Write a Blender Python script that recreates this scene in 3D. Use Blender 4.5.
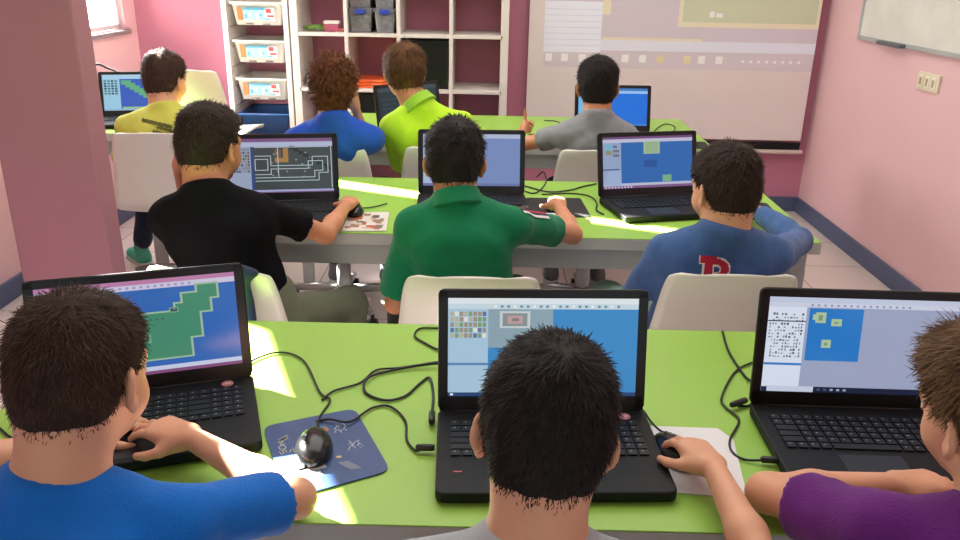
import bpy, bmesh, math, random
import numpy as np
from mathutils import Vector, Matrix
from mathutils.bvhtree import BVHTree

SC = bpy.context.scene
COL = SC.collection
R = math.radians
for o in list(bpy.data.objects):
    bpy.data.objects.remove(o)

# ------------------------------------------------------------------ camera
PITCH, YAW, ROLL, CAM_H, FPX = R(20.7), R(0.4), R(1.1), 1.52, 806.0
_f = Vector((-math.sin(YAW) * math.cos(PITCH), math.cos(YAW) * math.cos(PITCH), -math.sin(PITCH)))
_r = Vector((math.cos(YAW), math.sin(YAW), 0))
_u = _r.cross(_f)
_r2 = _r * math.cos(ROLL) + _u * math.sin(ROLL)
_u2 = _u * math.cos(ROLL) - _r * math.sin(ROLL)
cam = bpy.data.cameras.new('camera')
cam.sensor_width = 36.0
cam.lens = 36.0 * FPX / 960.0
cam.clip_start = 0.02
camo = bpy.data.objects.new('camera', cam)
COL.objects.link(camo)
camo.matrix_world = Matrix(((_r2.x, _u2.x, -_f.x, 0), (_r2.y, _u2.y, -_f.y, 0), (_r2.z, _u2.z, -_f.z, CAM_H), (0, 0, 0, 1)))
SC.camera = camo

# ------------------------------------------------------------------ light and exposure
SC.view_settings.view_transform = 'Standard'
SC.view_settings.look = 'None'
SC.view_settings.gamma = 1.0
SC.view_settings.exposure = 0.0
SC.view_settings.use_curve_mapping = False
world = bpy.data.worlds.new('world')
SC.world = world
world.use_nodes = True
bg = world.node_tree.nodes['Background']
bg.inputs[0].default_value = (0.93, 0.97, 1.0, 1)
bg.inputs[1].default_value = 0.62

SUN_DIR = Vector((0.85, -0.53, -0.60)).normalized()
sd = bpy.data.lights.new('sun', 'SUN')
sd.energy = 130.0
sd.angle = R(0.5)
sd.color = (1.0, 0.96, 0.88)
so = bpy.data.objects.new('sun', sd)
COL.objects.link(so)
so.rotation_euler = SUN_DIR.to_track_quat('-Z', 'Y').to_euler()
so.location = (-6, 5, 5)


def area(name, loc, target, sx, sy, power, color):
    l = bpy.data.lights.new(name, 'AREA')
    l.shape = 'RECTANGLE'
    l.size, l.size_y = sx, sy
    l.energy = power
    l.color = color
    o = bpy.data.objects.new(name, l)
    COL.objects.link(o)
    o.location = loc
    o.rotation_euler = (Vector(target) - Vector(loc)).to_track_quat('-Z', 'Y').to_euler()
    return o


area('window_daylight', (-2.14, 4.45, 1.55), (0.4, 2.9, 0.7), 1.0, 0.8, 44, (0.95, 0.98, 1.0))
area('overhead_fill', (0.0, 2.9, 2.95), (0.0, 2.9, 0), 2.6, 3.2, 66, (1.0, 0.98, 0.95))  # soft fill added overhead, not a known lamp of the room

# ------------------------------------------------------------------ materials
_mats = {}


def srgb(c):
    return tuple(((x / 255.0) / 12.92) if x / 255.0 <= 0.04045 else (((x / 255.0) + 0.055) / 1.055) ** 2.4 for x in c) + (1.0,)


def mat(name, col, rough=0.5, metal=0.0, noise=0.06, nscale=6.0, bump=0.0, bscale=60.0, emit=0.0, spec=0.5, sss=0.0, sheen=0.0, island=0.0, coat=0.0, stretch=None, trans=0.0):
    if name in _mats:
        return _mats[name]
    m = bpy.data.materials.new(name)
    m.use_nodes = True
    nt = m.node_tree
    b = nt.nodes['Principled BSDF']
    c = srgb(col)
    b.inputs['Roughness'].default_value = rough
    b.inputs['Metallic'].default_value = metal
    b.inputs['Specular IOR Level'].default_value = spec
    b.inputs['Coat Weight'].default_value = coat
    b.inputs['Transmission Weight'].default_value = trans
    if sss:
        b.inputs['Subsurface Weight'].default_value = sss
        b.inputs['Subsurface Radius'].default_value = (0.02, 0.008, 0.004)
        b.inputs['Subsurface Scale'].default_value = 0.5
    if sheen:
        b.inputs['Sheen Weight'].default_value = sheen
    tc = nt.nodes.new('ShaderNodeTexCoord')
    mp = nt.nodes.new('ShaderNodeMapping')
    nt.links.new(tc.outputs['Object'], mp.inputs[0])
    if stretch:
        mp.inputs['Scale'].default_value = stretch
    n = nt.nodes.new('ShaderNodeTexNoise')
    n.inputs['Scale'].default_value = nscale
    n.inputs['Detail'].default_value = 4
    nt.links.new(mp.outputs[0], n.inputs['Vector'])
    ramp = nt.nodes.new('ShaderNodeMapRange')
    ramp.inputs['From Min'].default_value = 0.3
    ramp.inputs['From Max'].default_value = 0.7
    ramp.inputs['To Min'].default_value = 1 - noise
    ramp.inputs['To Max'].default_value = 1 + noise
    nt.links.new(n.outputs['Fac'], ramp.inputs['Value'])
    val = ramp.outputs[0]
    if island:
        ge = nt.nodes.new('ShaderNodeNewGeometry')
        mr = nt.nodes.new('ShaderNodeMapRange')
        mr.inputs['To Min'].default_value = 1 - island
        mr.inputs['To Max'].default_value = 1 + island
        nt.links.new(ge.outputs['Random Per Island'], mr.inputs['Value'])
        mu = nt.nodes.new('ShaderNodeMath')
        mu.operation = 'MULTIPLY'
        nt.links.new(val, mu.inputs[0])
        nt.links.new(mr.outputs[0], mu.inputs[1])
        val = mu.outputs[0]
    mx = nt.nodes.new('ShaderNodeMix')
    mx.data_type = 'RGBA'
    mx.blend_type = 'MULTIPLY'
    mx.inputs[0].default_value = 1.0
    mx.inputs[6].default_value = c
    nt.links.new(val, mx.inputs[7])
    nt.links.new(mx.outputs[2], b.inputs['Base Color'])
    if emit:
        nt.links.new(mx.outputs[2], b.inputs['Emission Color'])
        b.inputs['Emission Strength'].default_value = emit
    if bump:
        n2 = nt.nodes.new('ShaderNodeTexNoise')
        n2.inputs['Scale'].default_value = bscale
        n2.inputs['Detail'].default_value = 3
        nt.links.new(mp.outputs[0], n2.inputs['Vector'])
        bp = nt.nodes.new('ShaderNodeBump')
        bp.inputs['Strength'].default_value = bump
        bp.inputs['Distance'].default_value = 0.01
        nt.links.new(n2.outputs['Fac'], bp.inputs['Height'])
        nt.links.new(bp.outputs[0], b.inputs['Normal'])
    _mats[name] = m
    return m


def screen_mat(col, k=1.0):
    """glowing display colour"""
    name = 'display_%d_%d_%d_%d' % (col[0], col[1], col[2], int(k * 100))
    if name in _mats:
        return _mats[name]
    m = bpy.data.materials.new(name)
    m.use_nodes = True
    nt = m.node_tree
    b = nt.nodes['Principled BSDF']
    b.inputs['Base Color'].default_value = (0.012, 0.012, 0.014, 1)
    b.inputs['Roughness'].default_value = 0.16
    b.inputs['Specular IOR Level'].default_value = 0.35
    b.inputs['Emission Color'].default_value = srgb(col)
    b.inputs['Emission Strength'].default_value = k
    _mats[name] = m
    return m


def tile_mat():
    m = bpy.data.materials.new('floor_tiles')
    m.use_nodes = True
    nt = m.node_tree
    b = nt.nodes['Principled BSDF']
    tc = nt.nodes.new('ShaderNodeTexCoord')
    br = nt.nodes.new('ShaderNodeTexBrick')
    br.offset = 0.0
    br.inputs['Color1'].default_value = srgb((222, 206, 200))
    br.inputs['Color2'].default_value = srgb((214, 199, 193))
    br.inputs['Mortar'].default_value = srgb((150, 138, 132))
    br.inputs['Scale'].default_value = 1.0
    br.inputs['Mortar Size'].default_value = 0.004
    br.inputs['Brick Width'].default_value = 0.42
    br.inputs['Row Height'].default_value = 0.42
    nt.links.new(tc.outputs['Object'], br.inputs['Vector'])
    nt.links.new(br.outputs[0], b.inputs['Base Color'])
    b.inputs['Roughness'].default_value = 0.32
    return m


WHITE_PLASTIC = mat('white_plastic', (228, 226, 218), 0.35, noise=0.02)
GREEN_TOP = mat('lime_laminate', (152, 198, 80), 0.38, noise=0.03, nscale=3)
GREY_EDGE = mat('grey_edge', (190, 190, 186), 0.45, noise=0.04)
GREY_METAL = mat('grey_metal', (172, 176, 175), 0.45, 0.05, noise=0.05)
STEEL = mat('brushed_steel', (165, 165, 165), 0.32, 0.75, noise=0.05)
BLACK = mat('black_plastic', (22, 22, 24), 0.4, noise=0.1)
BLACK_MATT = mat('black_matt', (17, 17, 18), 0.55, noise=0.12, nscale=30, spec=0.3)
KEY = mat('key_black', (15, 15, 16), 0.5, noise=0.1)
KEYMARK = mat('key_marking', (150, 150, 150), 0.5)
SKIN = mat('skin', (226, 166, 132), 0.5, noise=0.05, nscale=14, sss=0.12, bump=0.05, bscale=150)
SKIN_TAN = mat('skin_tan', (205, 140, 104), 0.5, noise=0.05, nscale=14, sss=0.12, bump=0.05, bscale=150)
LIP = mat('lips', (186, 98, 92), 0.45)
EYE_WHITE = mat('eye_white', (235, 232, 228), 0.2, noise=0.01)
IRIS = mat('iris', (48, 30, 20), 0.15)
NAIL = mat('nail', (228, 170, 150), 0.3)


# ------------------------------------------------------------------ object helpers
def link(name, me, m, parent=None, smooth=False, auto=None):
    o = bpy.data.objects.new(name, me)
    COL.objects.link(o)
    for mm in (m if isinstance(m, (list, tuple)) else [m]):
        me.materials.append(mm)
    if smooth:
        me.polygons.foreach_set('use_smooth', [True] * len(me.polygons))
    if parent is not None:
        o.parent = parent
    return o


def tag(o, label, cat, group=None):
    o['label'] = label
    o['category'] = cat
    if group:
        o['group'] = group
    return o


def thing(name, label, cat, loc=(0, 0, 0), rz=0.0, group=None):
    o = bpy.data.objects.new(name, None)
    COL.objects.link(o)
    o.empty_display_size = 0.1
    o.location = loc
    o.rotation_euler = (0, 0, rz)
    return tag(o, label, cat, group)


def struct(o):
    o['kind'] = 'structure'
    return o


def copy_tree(o, parent=None):
    c = o.copy()
    COL.objects.link(c)
    c.parent = parent
    for ch in list(o.children):
        copy_tree(ch, c)
    return c


class MB:
    """collects rounded boxes, tubes, lathes and prisms for one mesh"""

    def __init__(s):
        s.bm = bmesh.new()

    def _merge(s, b2, M=None, mi=0):
        if M is not None:
            bmesh.ops.transform(b2, matrix=M, verts=b2.verts)
        for f in b2.faces:
            f.material_index = mi
        me = bpy.data.meshes.new('tmp')
        b2.to_mesh(me)
        b2.free()
        s.bm.from_mesh(me)
        bpy.data.meshes.remove(me)
        return s

    def box(s, c, d, r=0.0, rot=None, mi=0, seg=2):
        b = bmesh.new()
        bmesh.ops.create_cube(b, size=1.0)
        bmesh.ops.scale(b, vec=d, verts=b.verts)
        if r > 0:
            bmesh.ops.bevel(b, geom=list(b.edges), offset=min(r, min(d) * 0.49), segments=seg, profile=0.5, affect='EDGES')
        M = Matrix.Translation(c)
        if rot is not None:
            M = M @ rot
        return s._merge(b, M, mi)

    def slab(s, pts, z0, z1, mi=0, M=None, r=0.0):
        """vertical prism from a polygon"""
        b = bmesh.new()
        vs = [b.verts.new((x, y, z0)) for x, y in pts]
        f = b.faces.new(vs)
        bmesh.ops.recalc_face_normals(b, faces=[f])
        if f.normal.z > 0:
            f.normal_flip()
        ex = bmesh.ops.extrude_face_region(b, geom=[f])
        bmesh.ops.translate(b, vec=(0, 0, z1 - z0), verts=[v for v in ex['geom'] if isinstance(v, bmesh.types.BMVert)])
        bmesh.ops.recalc_face_normals(b, faces=list(b.faces))
        if r:
            ed = [e for e in b.edges if abs(e.verts[0].co.z - e.verts[1].co.z) < 1e-6]
            bmesh.ops.bevel(b, geom=ed, offset=r, segments=2, profile=0.5, affect='EDGES')
        return s._merge(b, M, mi)

    def tube(s, pts, rad, n=10, mi=0, caps=True):
        pts = [Vector(p) for p in pts]
        rads = rad if isinstance(rad, (list, tuple)) else [rad] * len(pts)
        bm = s.bm
        rings = []
        t0 = (pts[1] - pts[0]).normalized()
        up = Vector((0, 0, 1)) if abs(t0.z) < 0.9 else Vector((1, 0, 0))
        x = t0.cross(up).normalized()
        for i, p in enumerate(pts):
            a = pts[max(i - 1, 0)]
            c = pts[min(i + 1, len(pts) - 1)]
            t = (c - a).normalized()
            x = (x - t * x.dot(t))
            x = x.normalized() if x.length > 1e-6 else t.orthogonal().normalized()
            y = t.cross(x)
            rings.append([bm.verts.new(p + (x * math.cos(k * 2 * math.pi / n) + y * math.sin(k * 2 * math.pi / n)) * rads[i]) for k in range(n)])
        for a, c in zip(rings, rings[1:]):
            for k in range(n):
                f = bm.faces.new((a[k], a[(k + 1) % n], c[(k + 1) % n], c[k]))
                f.material_index = mi
                f.smooth = True
        if caps:
            f = bm.faces.new(rings[0][::-1])
            f.material_index = mi
            f = bm.faces.new(rings[-1])
            f.material_index = mi
        return s

    def lathe(s, prof, c=(0, 0, 0), n=24, M=None, mi=0):
        b = bmesh.new()
        rings = []
        for r, z in prof:
            rings.append([b.verts.new((r * math.cos(k * 2 * math.pi / n), r * math.sin(k * 2 * math.pi / n), z)) for k in range(n)])
        for a, d in zip(rings, rings[1:]):
            for k in range(n):
                f = b.faces.new((a[k], a[(k + 1) % n], d[(k + 1) % n], d[k]))
                f.smooth = True
        b.faces.new(rings[0][::-1])
        b.faces.new(rings[-1])
        bmesh.ops.recalc_face_normals(b, faces=list(b.faces))
        T = Matrix.Translation(c)
        if M is not None:
            T = T @ M
        return s._merge(b, T, mi)

    def quad(s, a, b, c, d, mi=0):
        f = s.bm.faces.new([s.bm.verts.new(p) for p in (a, b, c, d)])
        f.material_index = mi
        return s

    def build(s, name, m, parent=None, smooth=False):
        me = bpy.data.meshes.new(name)
        bmesh.ops.recalc_face_normals(s.bm, faces=list(s.bm.faces)) if False else None
        s.bm.to_mesh(me)
        s.bm.free()
        return link(name, me, m, parent, smooth)


def rrect(w, d, r, n=5, cx=0.0, cy=0.0):
    pts = []
    for sx, sy, a0 in ((1, 1, 0), (-1, 1, 90), (-1, -1, 180), (1, -1, 270)):
        for k in range(n + 1):
            a = R(a0 + 90.0 * k / n)
            pts.append((cx + sx * (w / 2 - r) + r * math.cos(a), cy + sy * (d / 2 - r) + r * math.sin(a)))
    return pts


def spline(pts, n=8):
    P = [Vector(p) for p in pts]
    P = [P[0] * 2 - P[1]] + P + [P[-1] * 2 - P[-2]]
    out = []
    for i in range(1, len(P) - 2):
        a, b, c, d = P[i - 1], P[i], P[i + 1], P[i + 2]
        for k in range(n):
            t = k / n
            out.append(0.5 * ((2 * b) + (c - a) * t + (2 * a - 5 * b + 4 * c - d) * t * t + (-a + 3 * b - 3 * c + d) * t * t * t))
    out.append(P[-2])
    return out


# ------------------------------------------------------------------ smooth solids (distance fields meshed with surface nets)
F32 = np.float32


class RC:
    """cone with round ends"""

    def __init__(s, a, b, ra, rb, k=0.01, op='u'):
        s.a, s.b, s.ra, s.rb, s.k, s.op = np.array(a, float), np.array(b, float), ra, rb, k, op
        m = max(ra, rb)
        s.lo, s.hi = np.minimum(s.a, s.b) - m, np.maximum(s.a, s.b) + m

    def f(s, X, Y, Z):
        ab = s.b - s.a
        L = float(ab @ ab) + 1e-12
        px, py, pz = X - F32(s.a[0]), Y - F32(s.a[1]), Z - F32(s.a[2])
        t = np.clip((px * F32(ab[0]) + py * F32(ab[1]) + pz * F32(ab[2])) / F32(L), 0, 1)
        return np.sqrt((px - t * F32(ab[0])) ** 2 + (py - t * F32(ab[1])) ** 2 + (pz - t * F32(ab[2])) ** 2) - (F32(s.ra) + t * F32(s.rb - s.ra))


class EL:
    """ellipsoid with axes given as rows of M"""

    def __init__(s, c, r, M=None, k=0.01, op='u'):
        s.c, s.r, s.k, s.op = np.array(c, float), np.array(r, float), k, op
        s.M = np.eye(3) if M is None else np.array(M, float)
        m = np.sqrt(((s.M * s.r[:, None]) ** 2).sum(0))
        s.lo, s.hi = s.c - m, s.c + m

    def f(s, X, Y, Z):
        p = (X - F32(s.c[0]), Y - F32(s.c[1]), Z - F32(s.c[2]))
        k0 = k1 = 0
        for i in range(3):
            q = p[0] * F32(s.M[i, 0]) + p[1] * F32(s.M[i, 1]) + p[2] * F32(s.M[i, 2])
            k0 = k0 + (q / F32(s.r[i])) ** 2
            k1 = k1 + (q / F32(s.r[i] ** 2)) ** 2
        k0 = np.sqrt(k0)
        return k0 * (k0 - 1) / np.maximum(np.sqrt(k1), 1e-6)


class FN:
    def __init__(s, lo, hi, fn, k=0.004, op='u'):
        s.lo, s.hi, s.f, s.k, s.op = np.array(lo, float), np.array(hi, float), fn, k, op


def smin(a, b, k):
    h = np.clip(0.5 + 0.5 * (b - a) / F32(k), 0, 1)
    return b + (a - b) * h - F32(k) * h * (1 - h)


def field(prims, lo, hi, v, post=None):
    n = np.maximum(np.ceil((np.array(hi) - np.array(lo)) / v).astype(int) + 1, 4)
    ax = [np.asarray(lo[i] + v * np.arange(n[i]), F32) for i in range(3)]
    D = np.full(n, 1.0, F32)
    for p in prims:
        m = p.k + 3.5 * v
        i0 = np.maximum(np.floor((p.lo - m - lo) / v).astype(int), 0)
        i1 = np.minimum(np.ceil((p.hi + m - lo) / v).astype(int) + 1, n)
        if (i1 <= i0).any():
            continue
        sl = tuple(slice(a, b) for a, b in zip(i0, i1))
        d = p.f(ax[0][sl[0]][:, None, None], ax[1][sl[1]][None, :, None], ax[2][sl[2]][None, None, :])
        cur = D[sl]
        if p.op == 'u':
            D[sl] = smin(cur, d, p.k)
        elif p.op == 's':
            D[sl] = -smin(-cur, d, p.k)
        else:
            D[sl] = -smin(-cur, -d, p.k)
    if post is not None:
        D = post(D, ax[0][:, None, None], ax[1][None, :, None], ax[2][None, None, :])
    # closed at the border of the grid
    for i in range(3):
        s0 = [slice(None)] * 3
        for e in (0, -1):
            s0[i] = e
            D[tuple(s0)] = np.maximum(D[tuple(s0)], F32(v * 0.5))
            s0[i] = slice(None)
    return D, np.array(lo, float)


def nets(D, lo, v):
    S = D < 0
    n = np.array(D.shape)
    c = n - 1
    cnt = np.zeros(c, np.int8)
    for dx in (0, 1):
        for dy in (0, 1):
            for dz in (0, 1):
                cnt += S[dx:dx + c[0], dy:dy + c[1], dz:dz + c[2]]
    act = (cnt > 0) & (cnt < 8)
    I = np.argwhere(act)
    if not len(I):
        return np.zeros((0, 3)), np.zeros((0, 4), int)
    idx = np.full(c, -1, np.int64)
    idx[act] = np.arange(len(I))
    acc = np.zeros((len(I), 3))
    num = np.zeros(len(I))
    corners = [(a, b, d) for a in (0, 1) for b in (0, 1) for d in (0, 1)]
    for p in corners:
        for axis in range(3):
            if p[axis]:
                continue
            q = list(p)
            q[axis] = 1
            d0 = D[I[:, 0] + p[0], I[:, 1] + p[1], I[:, 2] + p[2]]
            d1 = D[I[:, 0] + q[0], I[:, 1] + q[1], I[:, 2] + q[2]]
            m = (d0 < 0) != (d1 < 0)
            t = np.where(m, d0 / np.where(m, d0 - d1, 1), 0)
            e = np.array(p, float)[None] + np.zeros((len(I), 3))
            e[:, axis] += t
            acc[m] += e[m]
            num[m] += 1
    V = lo + v * (I + acc / num[:, None])
    Q = []
    for axis in range(3):
        b1, b2 = (axis + 1) % 3, (axis + 2) % 3
        sl0 = [slice(1, -1)] * 3
        sl1 = [slice(1, -1)] * 3
        sl0[axis] = slice(0, -1)
        sl1[axis] = slice(1, None)
        A, B = S[tuple(sl0)], S[tuple(sl1)]
        for sign in (0, 1):
            m = (A & ~B) if sign == 0 else (~A & B)
            E = np.argwhere(m)
            off = np.ones(3, int)
            off[axis] = 0
            E = E + off
            cells = []
            for o1, o2 in ((0, 0), (-1, 0), (-1, -1), (0, -1)):
                k = E.copy()
                k[:, b1] += o1
                k[:, b2] += o2
                cells.append(idx[k[:, 0], k[:, 1], k[:, 2]])
            q = np.stack(cells, 1)
            Q.append(q if sign == 0 else q[:, ::-1])
    return V, np.concatenate(Q)


def solid(prims, v, lo=None, hi=None, post=None, relax=1):
    if lo is None:
        us = [p for p in prims if p.op == 'u']
        lo = np.min([p.lo for p in us], 0) - 3 * v
        hi = np.max([p.hi for p in us], 0) + 3 * v
    D, lo = field(prims, np.array(lo, float), np.array(hi, float), v, post)
    V, Q = nets(D, lo, v)
    for _ in range(relax):
        V = laplace(V, Q, 0.45)
    return V, Q


def laplace(V, Q, a):
    acc = np.zeros_like(V)
    num = np.zeros(len(V))
    for i, j in ((0, 1), (1, 2), (2, 3), (3, 0)):
        np.add.at(acc, Q[:, i], V[Q[:, j]])
        np.add.at(acc, Q[:, j], V[Q[:, i]])
        np.add.at(num, Q[:, i], 1)
        np.add.at(num, Q[:, j], 1)
    return V * (1 - a) + a * acc / np.maximum(num, 1)[:, None]


def mesh_from(name, parts):
    Vs, Qs, k = [], [], 0
    for V, Q in parts:
        Vs.append(V)
        Qs.append(Q + k)
        k += len(V)
    V = np.concatenate(Vs)
    Q = np.concatenate(Qs)
    me = bpy.data.meshes.new(name)
    me.vertices.add(len(V))
    me.vertices.foreach_set('co', V.astype(F32).ravel())
    me.loops.add(Q.size)
    me.loops.foreach_set('vertex_index', Q.astype(np.int32).ravel())
    me.polygons.add(len(Q))
    me.polygons.foreach_set('loop_start', np.arange(0, Q.size, Q.shape[1], dtype=np.int32))
    me.polygons.foreach_set('loop_total', np.full(len(Q), Q.shape[1], np.int32))
    me.update(calc_edges=True)
    me.validate()
    return me


def nz(v):
    v = np.array(v, float)
    return v / (np.linalg.norm(v) + 1e-12)


def waves(seed, sc):
    rng = np.random.RandomState(seed)
    ks = [(nz(rng.normal(size=3) * np.array([1, 1, 0.7])) * sc * (1.0 + 0.9 * i * 0.45), rng.rand() * 6.28) for i in range(6)]

    def fn(X, Y, Z):
        t = 0
        for i, (k, ph) in enumerate(ks):
            w = np.sin(F32(k[0]) * X + F32(k[1]) * Y + F32(k[2]) * Z + F32(ph) + (1.3 * t if i else 0))
            t = t + w / (1.0 + 0.5 * i)
        return t * F32(0.4)
    return fn


# ------------------------------------------------------------------ people
def hand_prims(W, d, n, right, pose='rest', hs=1.0):
    d = nz(d)
    n = nz(np.array(n, float) - d * float(np.dot(n, d)))
    s = np.cross(n, d) if right else np.cross(d, n)
    W = np.array(W, float)
    P = []
    curl = {'rest': (0.25, 0.35, 0.25), 'mouse': (0.30, 0.42, 0.30), 'fist': (1.25, 1.45, 0.9), 'cheek': (0.75, 0.9, 0.5), 'open': (0.12, 0.2, 0.12)}[pose]
    offs = (0.0235, 0.0080, -0.0080, -0.0225)
    lens = (0.058, 0.066, 0.061, 0.048)
    rad = (0.0080, 0.0082, 0.0078, 0.0070)
    kn = (0.074, 0.078, 0.074, 0.067)
    tips = []
    for i in range(4):
        base = W + (d * kn[i] + s * offs[i] + n * (0.004 - 0.0025 * abs(i - 1.3))) * hs
        P.append(RC(W + (s * offs[i] * 0.62 + d * 0.006) * hs, base, 0.0145 * hs, 0.0110 * hs, k=0.012 * hs))
        a = 0.0
        p = base
        side = (1.5 - i) * 0.06
        for j, fr in enumerate((0.45, 0.31, 0.24)):
            a += curl[j] * (1.0 + 0.12 * (i - 1))
            dirv = nz(d * math.cos(a) - n * math.sin(a) + s * side * math.cos(a))
            q = p + dirv * lens[i] * fr * hs
            r0 = rad[i] * (1.0 - 0.09 * j) * hs
            P.append(RC(p, q, r0 * 1.04, r0 * 0.93, k=0.003 * hs))
            p = q
        tips.append((p, dirv, n))
    P.append(EL(W + (d * 0.035 - n * 0.008 + s * 0.010) * hs, (0.026 * hs, 0.034 * hs, 0.013 * hs), np.stack([s, d, n]), k=0.012))
    tb = W + (d * 0.016 + s * 0.020 - n * 0.006) * hs
    if pose == 'fist':
        t1 = tb + nz(d * 0.55 + s * 0.75 + n * 0.1) * 0.034 * hs
        t2 = t1 + nz(s * 0.97 + d * 0.1) * 0.030 * hs
        t3 = t2 + nz(s * 0.95 - d * 0.2) * 0.022 * hs
    else:
        t1 = tb + nz(d * 0.62 + s * 0.70 - n * 0.25) * 0.034 * hs
        t2 = t1 + nz(d * 0.82 + s * 0.42 - n * 0.25) * 0.027 * hs
        t3 = t2 + nz(d * 0.95 + s * 0.12 - n * 0.2) * 0.021 * hs
    P.append(RC(tb, t1, 0.0140 * hs, 0.0108 * hs, k=0.012 * hs))
    P.append(RC(t1, t2, 0.0100 * hs, 0.0090 * hs, k=0.003))
    P.append(RC(t2, t3, 0.0090 * hs, 0.0074 * hs, k=0.003))
    return P


class Head:
    def __init__(s, c, yaw, pitch, roll, sc):
        y, p, r = R(yaw), R(pitch), R(roll)
        f = np.array([-math.sin(y) * math.cos(p), math.cos(y) * math.cos(p), -math.sin(p)])
        rt = np.array([math.cos(y), math.sin(y), 0.0])
        up = np.cross(rt, f)
        s.r = rt * math.cos(r) - up * math.sin(r)
        s.u = up * math.cos(r) + rt * math.sin(r)
        s.f = f
        s.c = np.array(c, float)
        s.s = sc
        s.M = np.stack([s.r, s.f, s.u])

    def p(s, x, y, z):
        return s.c + s.s * (x * s.r + y * s.f + z * s.u)

    def el(s, c, r, k=0.01, op='u', M=None):
        return EL(s.p(*c), np.array(r) * s.s, s.M if M is None else M, k * s.s, op)

    def core(s):
        return [s.el((0, -0.008, 0.022), (0.0735, 0.092, 0.082), 0.02), s.el((0, -0.036, -0.022), (0.060, 0.057, 0.056), 0.03)]

    def prims(s, nb):
        S = s.s
        P = s.core()
        P += [s.el((0, 0.033, -0.030), (0.057, 0.056, 0.070), 0.03), s.el((0, 0.030, -0.070), (0.050, 0.050, 0.040), 0.02),
              s.el((0, 0.070, -0.098), (0.020, 0.016, 0.014), 0.02), s.el((0, 0.080, 0.010), (0.044, 0.013, 0.010), 0.02)]
        for sg in (-1, 1):
            P.append(s.el((sg * 0.034, 0.054, -0.046), (0.024, 0.027, 0.026), 0.02))
        P.append(RC(s.p(0, 0.086, -0.004), s.p(0, 0.107, -0.042), 0.006 * S, 0.0105 * S, 0.010))
        for sg in (-1, 1):
            P.append(s.el((sg * 0.010, 0.097, -0.046), (0.0075, 0.009, 0.0065), 0.005))
        for sg in (-1, 1):
            P.append(s.el((sg * 0.030, 0.096, -0.008), (0.016, 0.013, 0.010), 0.010, 's'))
        for sg in (-1, 1):
            P.append(s.el((sg * 0.030, 0.0775, -0.008), (0.0128, 0.0128, 0.0128), 0.001))
            P.append(s.el((sg * 0.030, 0.0785, -0.0005), (0.0150, 0.0135, 0.0068), 0.002))
            P.append(s.el((sg * 0.030, 0.0780, -0.0165), (0.0145, 0.0125, 0.0052), 0.002))
        P += [s.el((0, 0.0895, -0.0665), (0.019, 0.008, 0.0040), 0.004), s.el((0, 0.0880, -0.0755), (0.017, 0.008, 0.0050), 0.004)]
        a = R(38)
        for sg in (-1, 1):
            rt = s.r * sg
            e = -s.f * math.cos(a) + rt * math.sin(a)
            n = rt * math.cos(a) + s.f * math.sin(a)
            up = nz(s.u * 0.98 - s.f * 0.18)
            M = np.stack([n, e, up])
            c0 = s.p(sg * 0.068, 0.010, -0.022) + e * 0.019 * S
            P.append(EL(c0 + up * 0.005 * S, np.array([0.0075, 0.0185, 0.027]) * S, M, 0.006))
            P.append(EL(c0 - up * 0.020 * S - e * 0.006 * S, np.array([0.007, 0.011, 0.014]) * S, M, 0.006))
            P.append(EL(c0 + n * 0.0085 * S + up * 0.004 * S - e * 0.001 * S, np.array([0.0075, 0.0115, 0.018]) * S, M, 0.004, 's'))
        P.append(RC(s.p(0, -0.030, -0.045), nb, 0.051 * S, 0.050 * S, 0.03))
        return P

    def local(s, X, Y, Z):
        a, b, c = X - F32(s.c[0]), Y - F32(s.c[1]), Z - F32(s.c[2])
        return [(a * F32(v[0]) + b * F32(v[1]) + c * F32(v[2])) / F32(s.s) for v in (s.r, s.f, s.u)]


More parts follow.
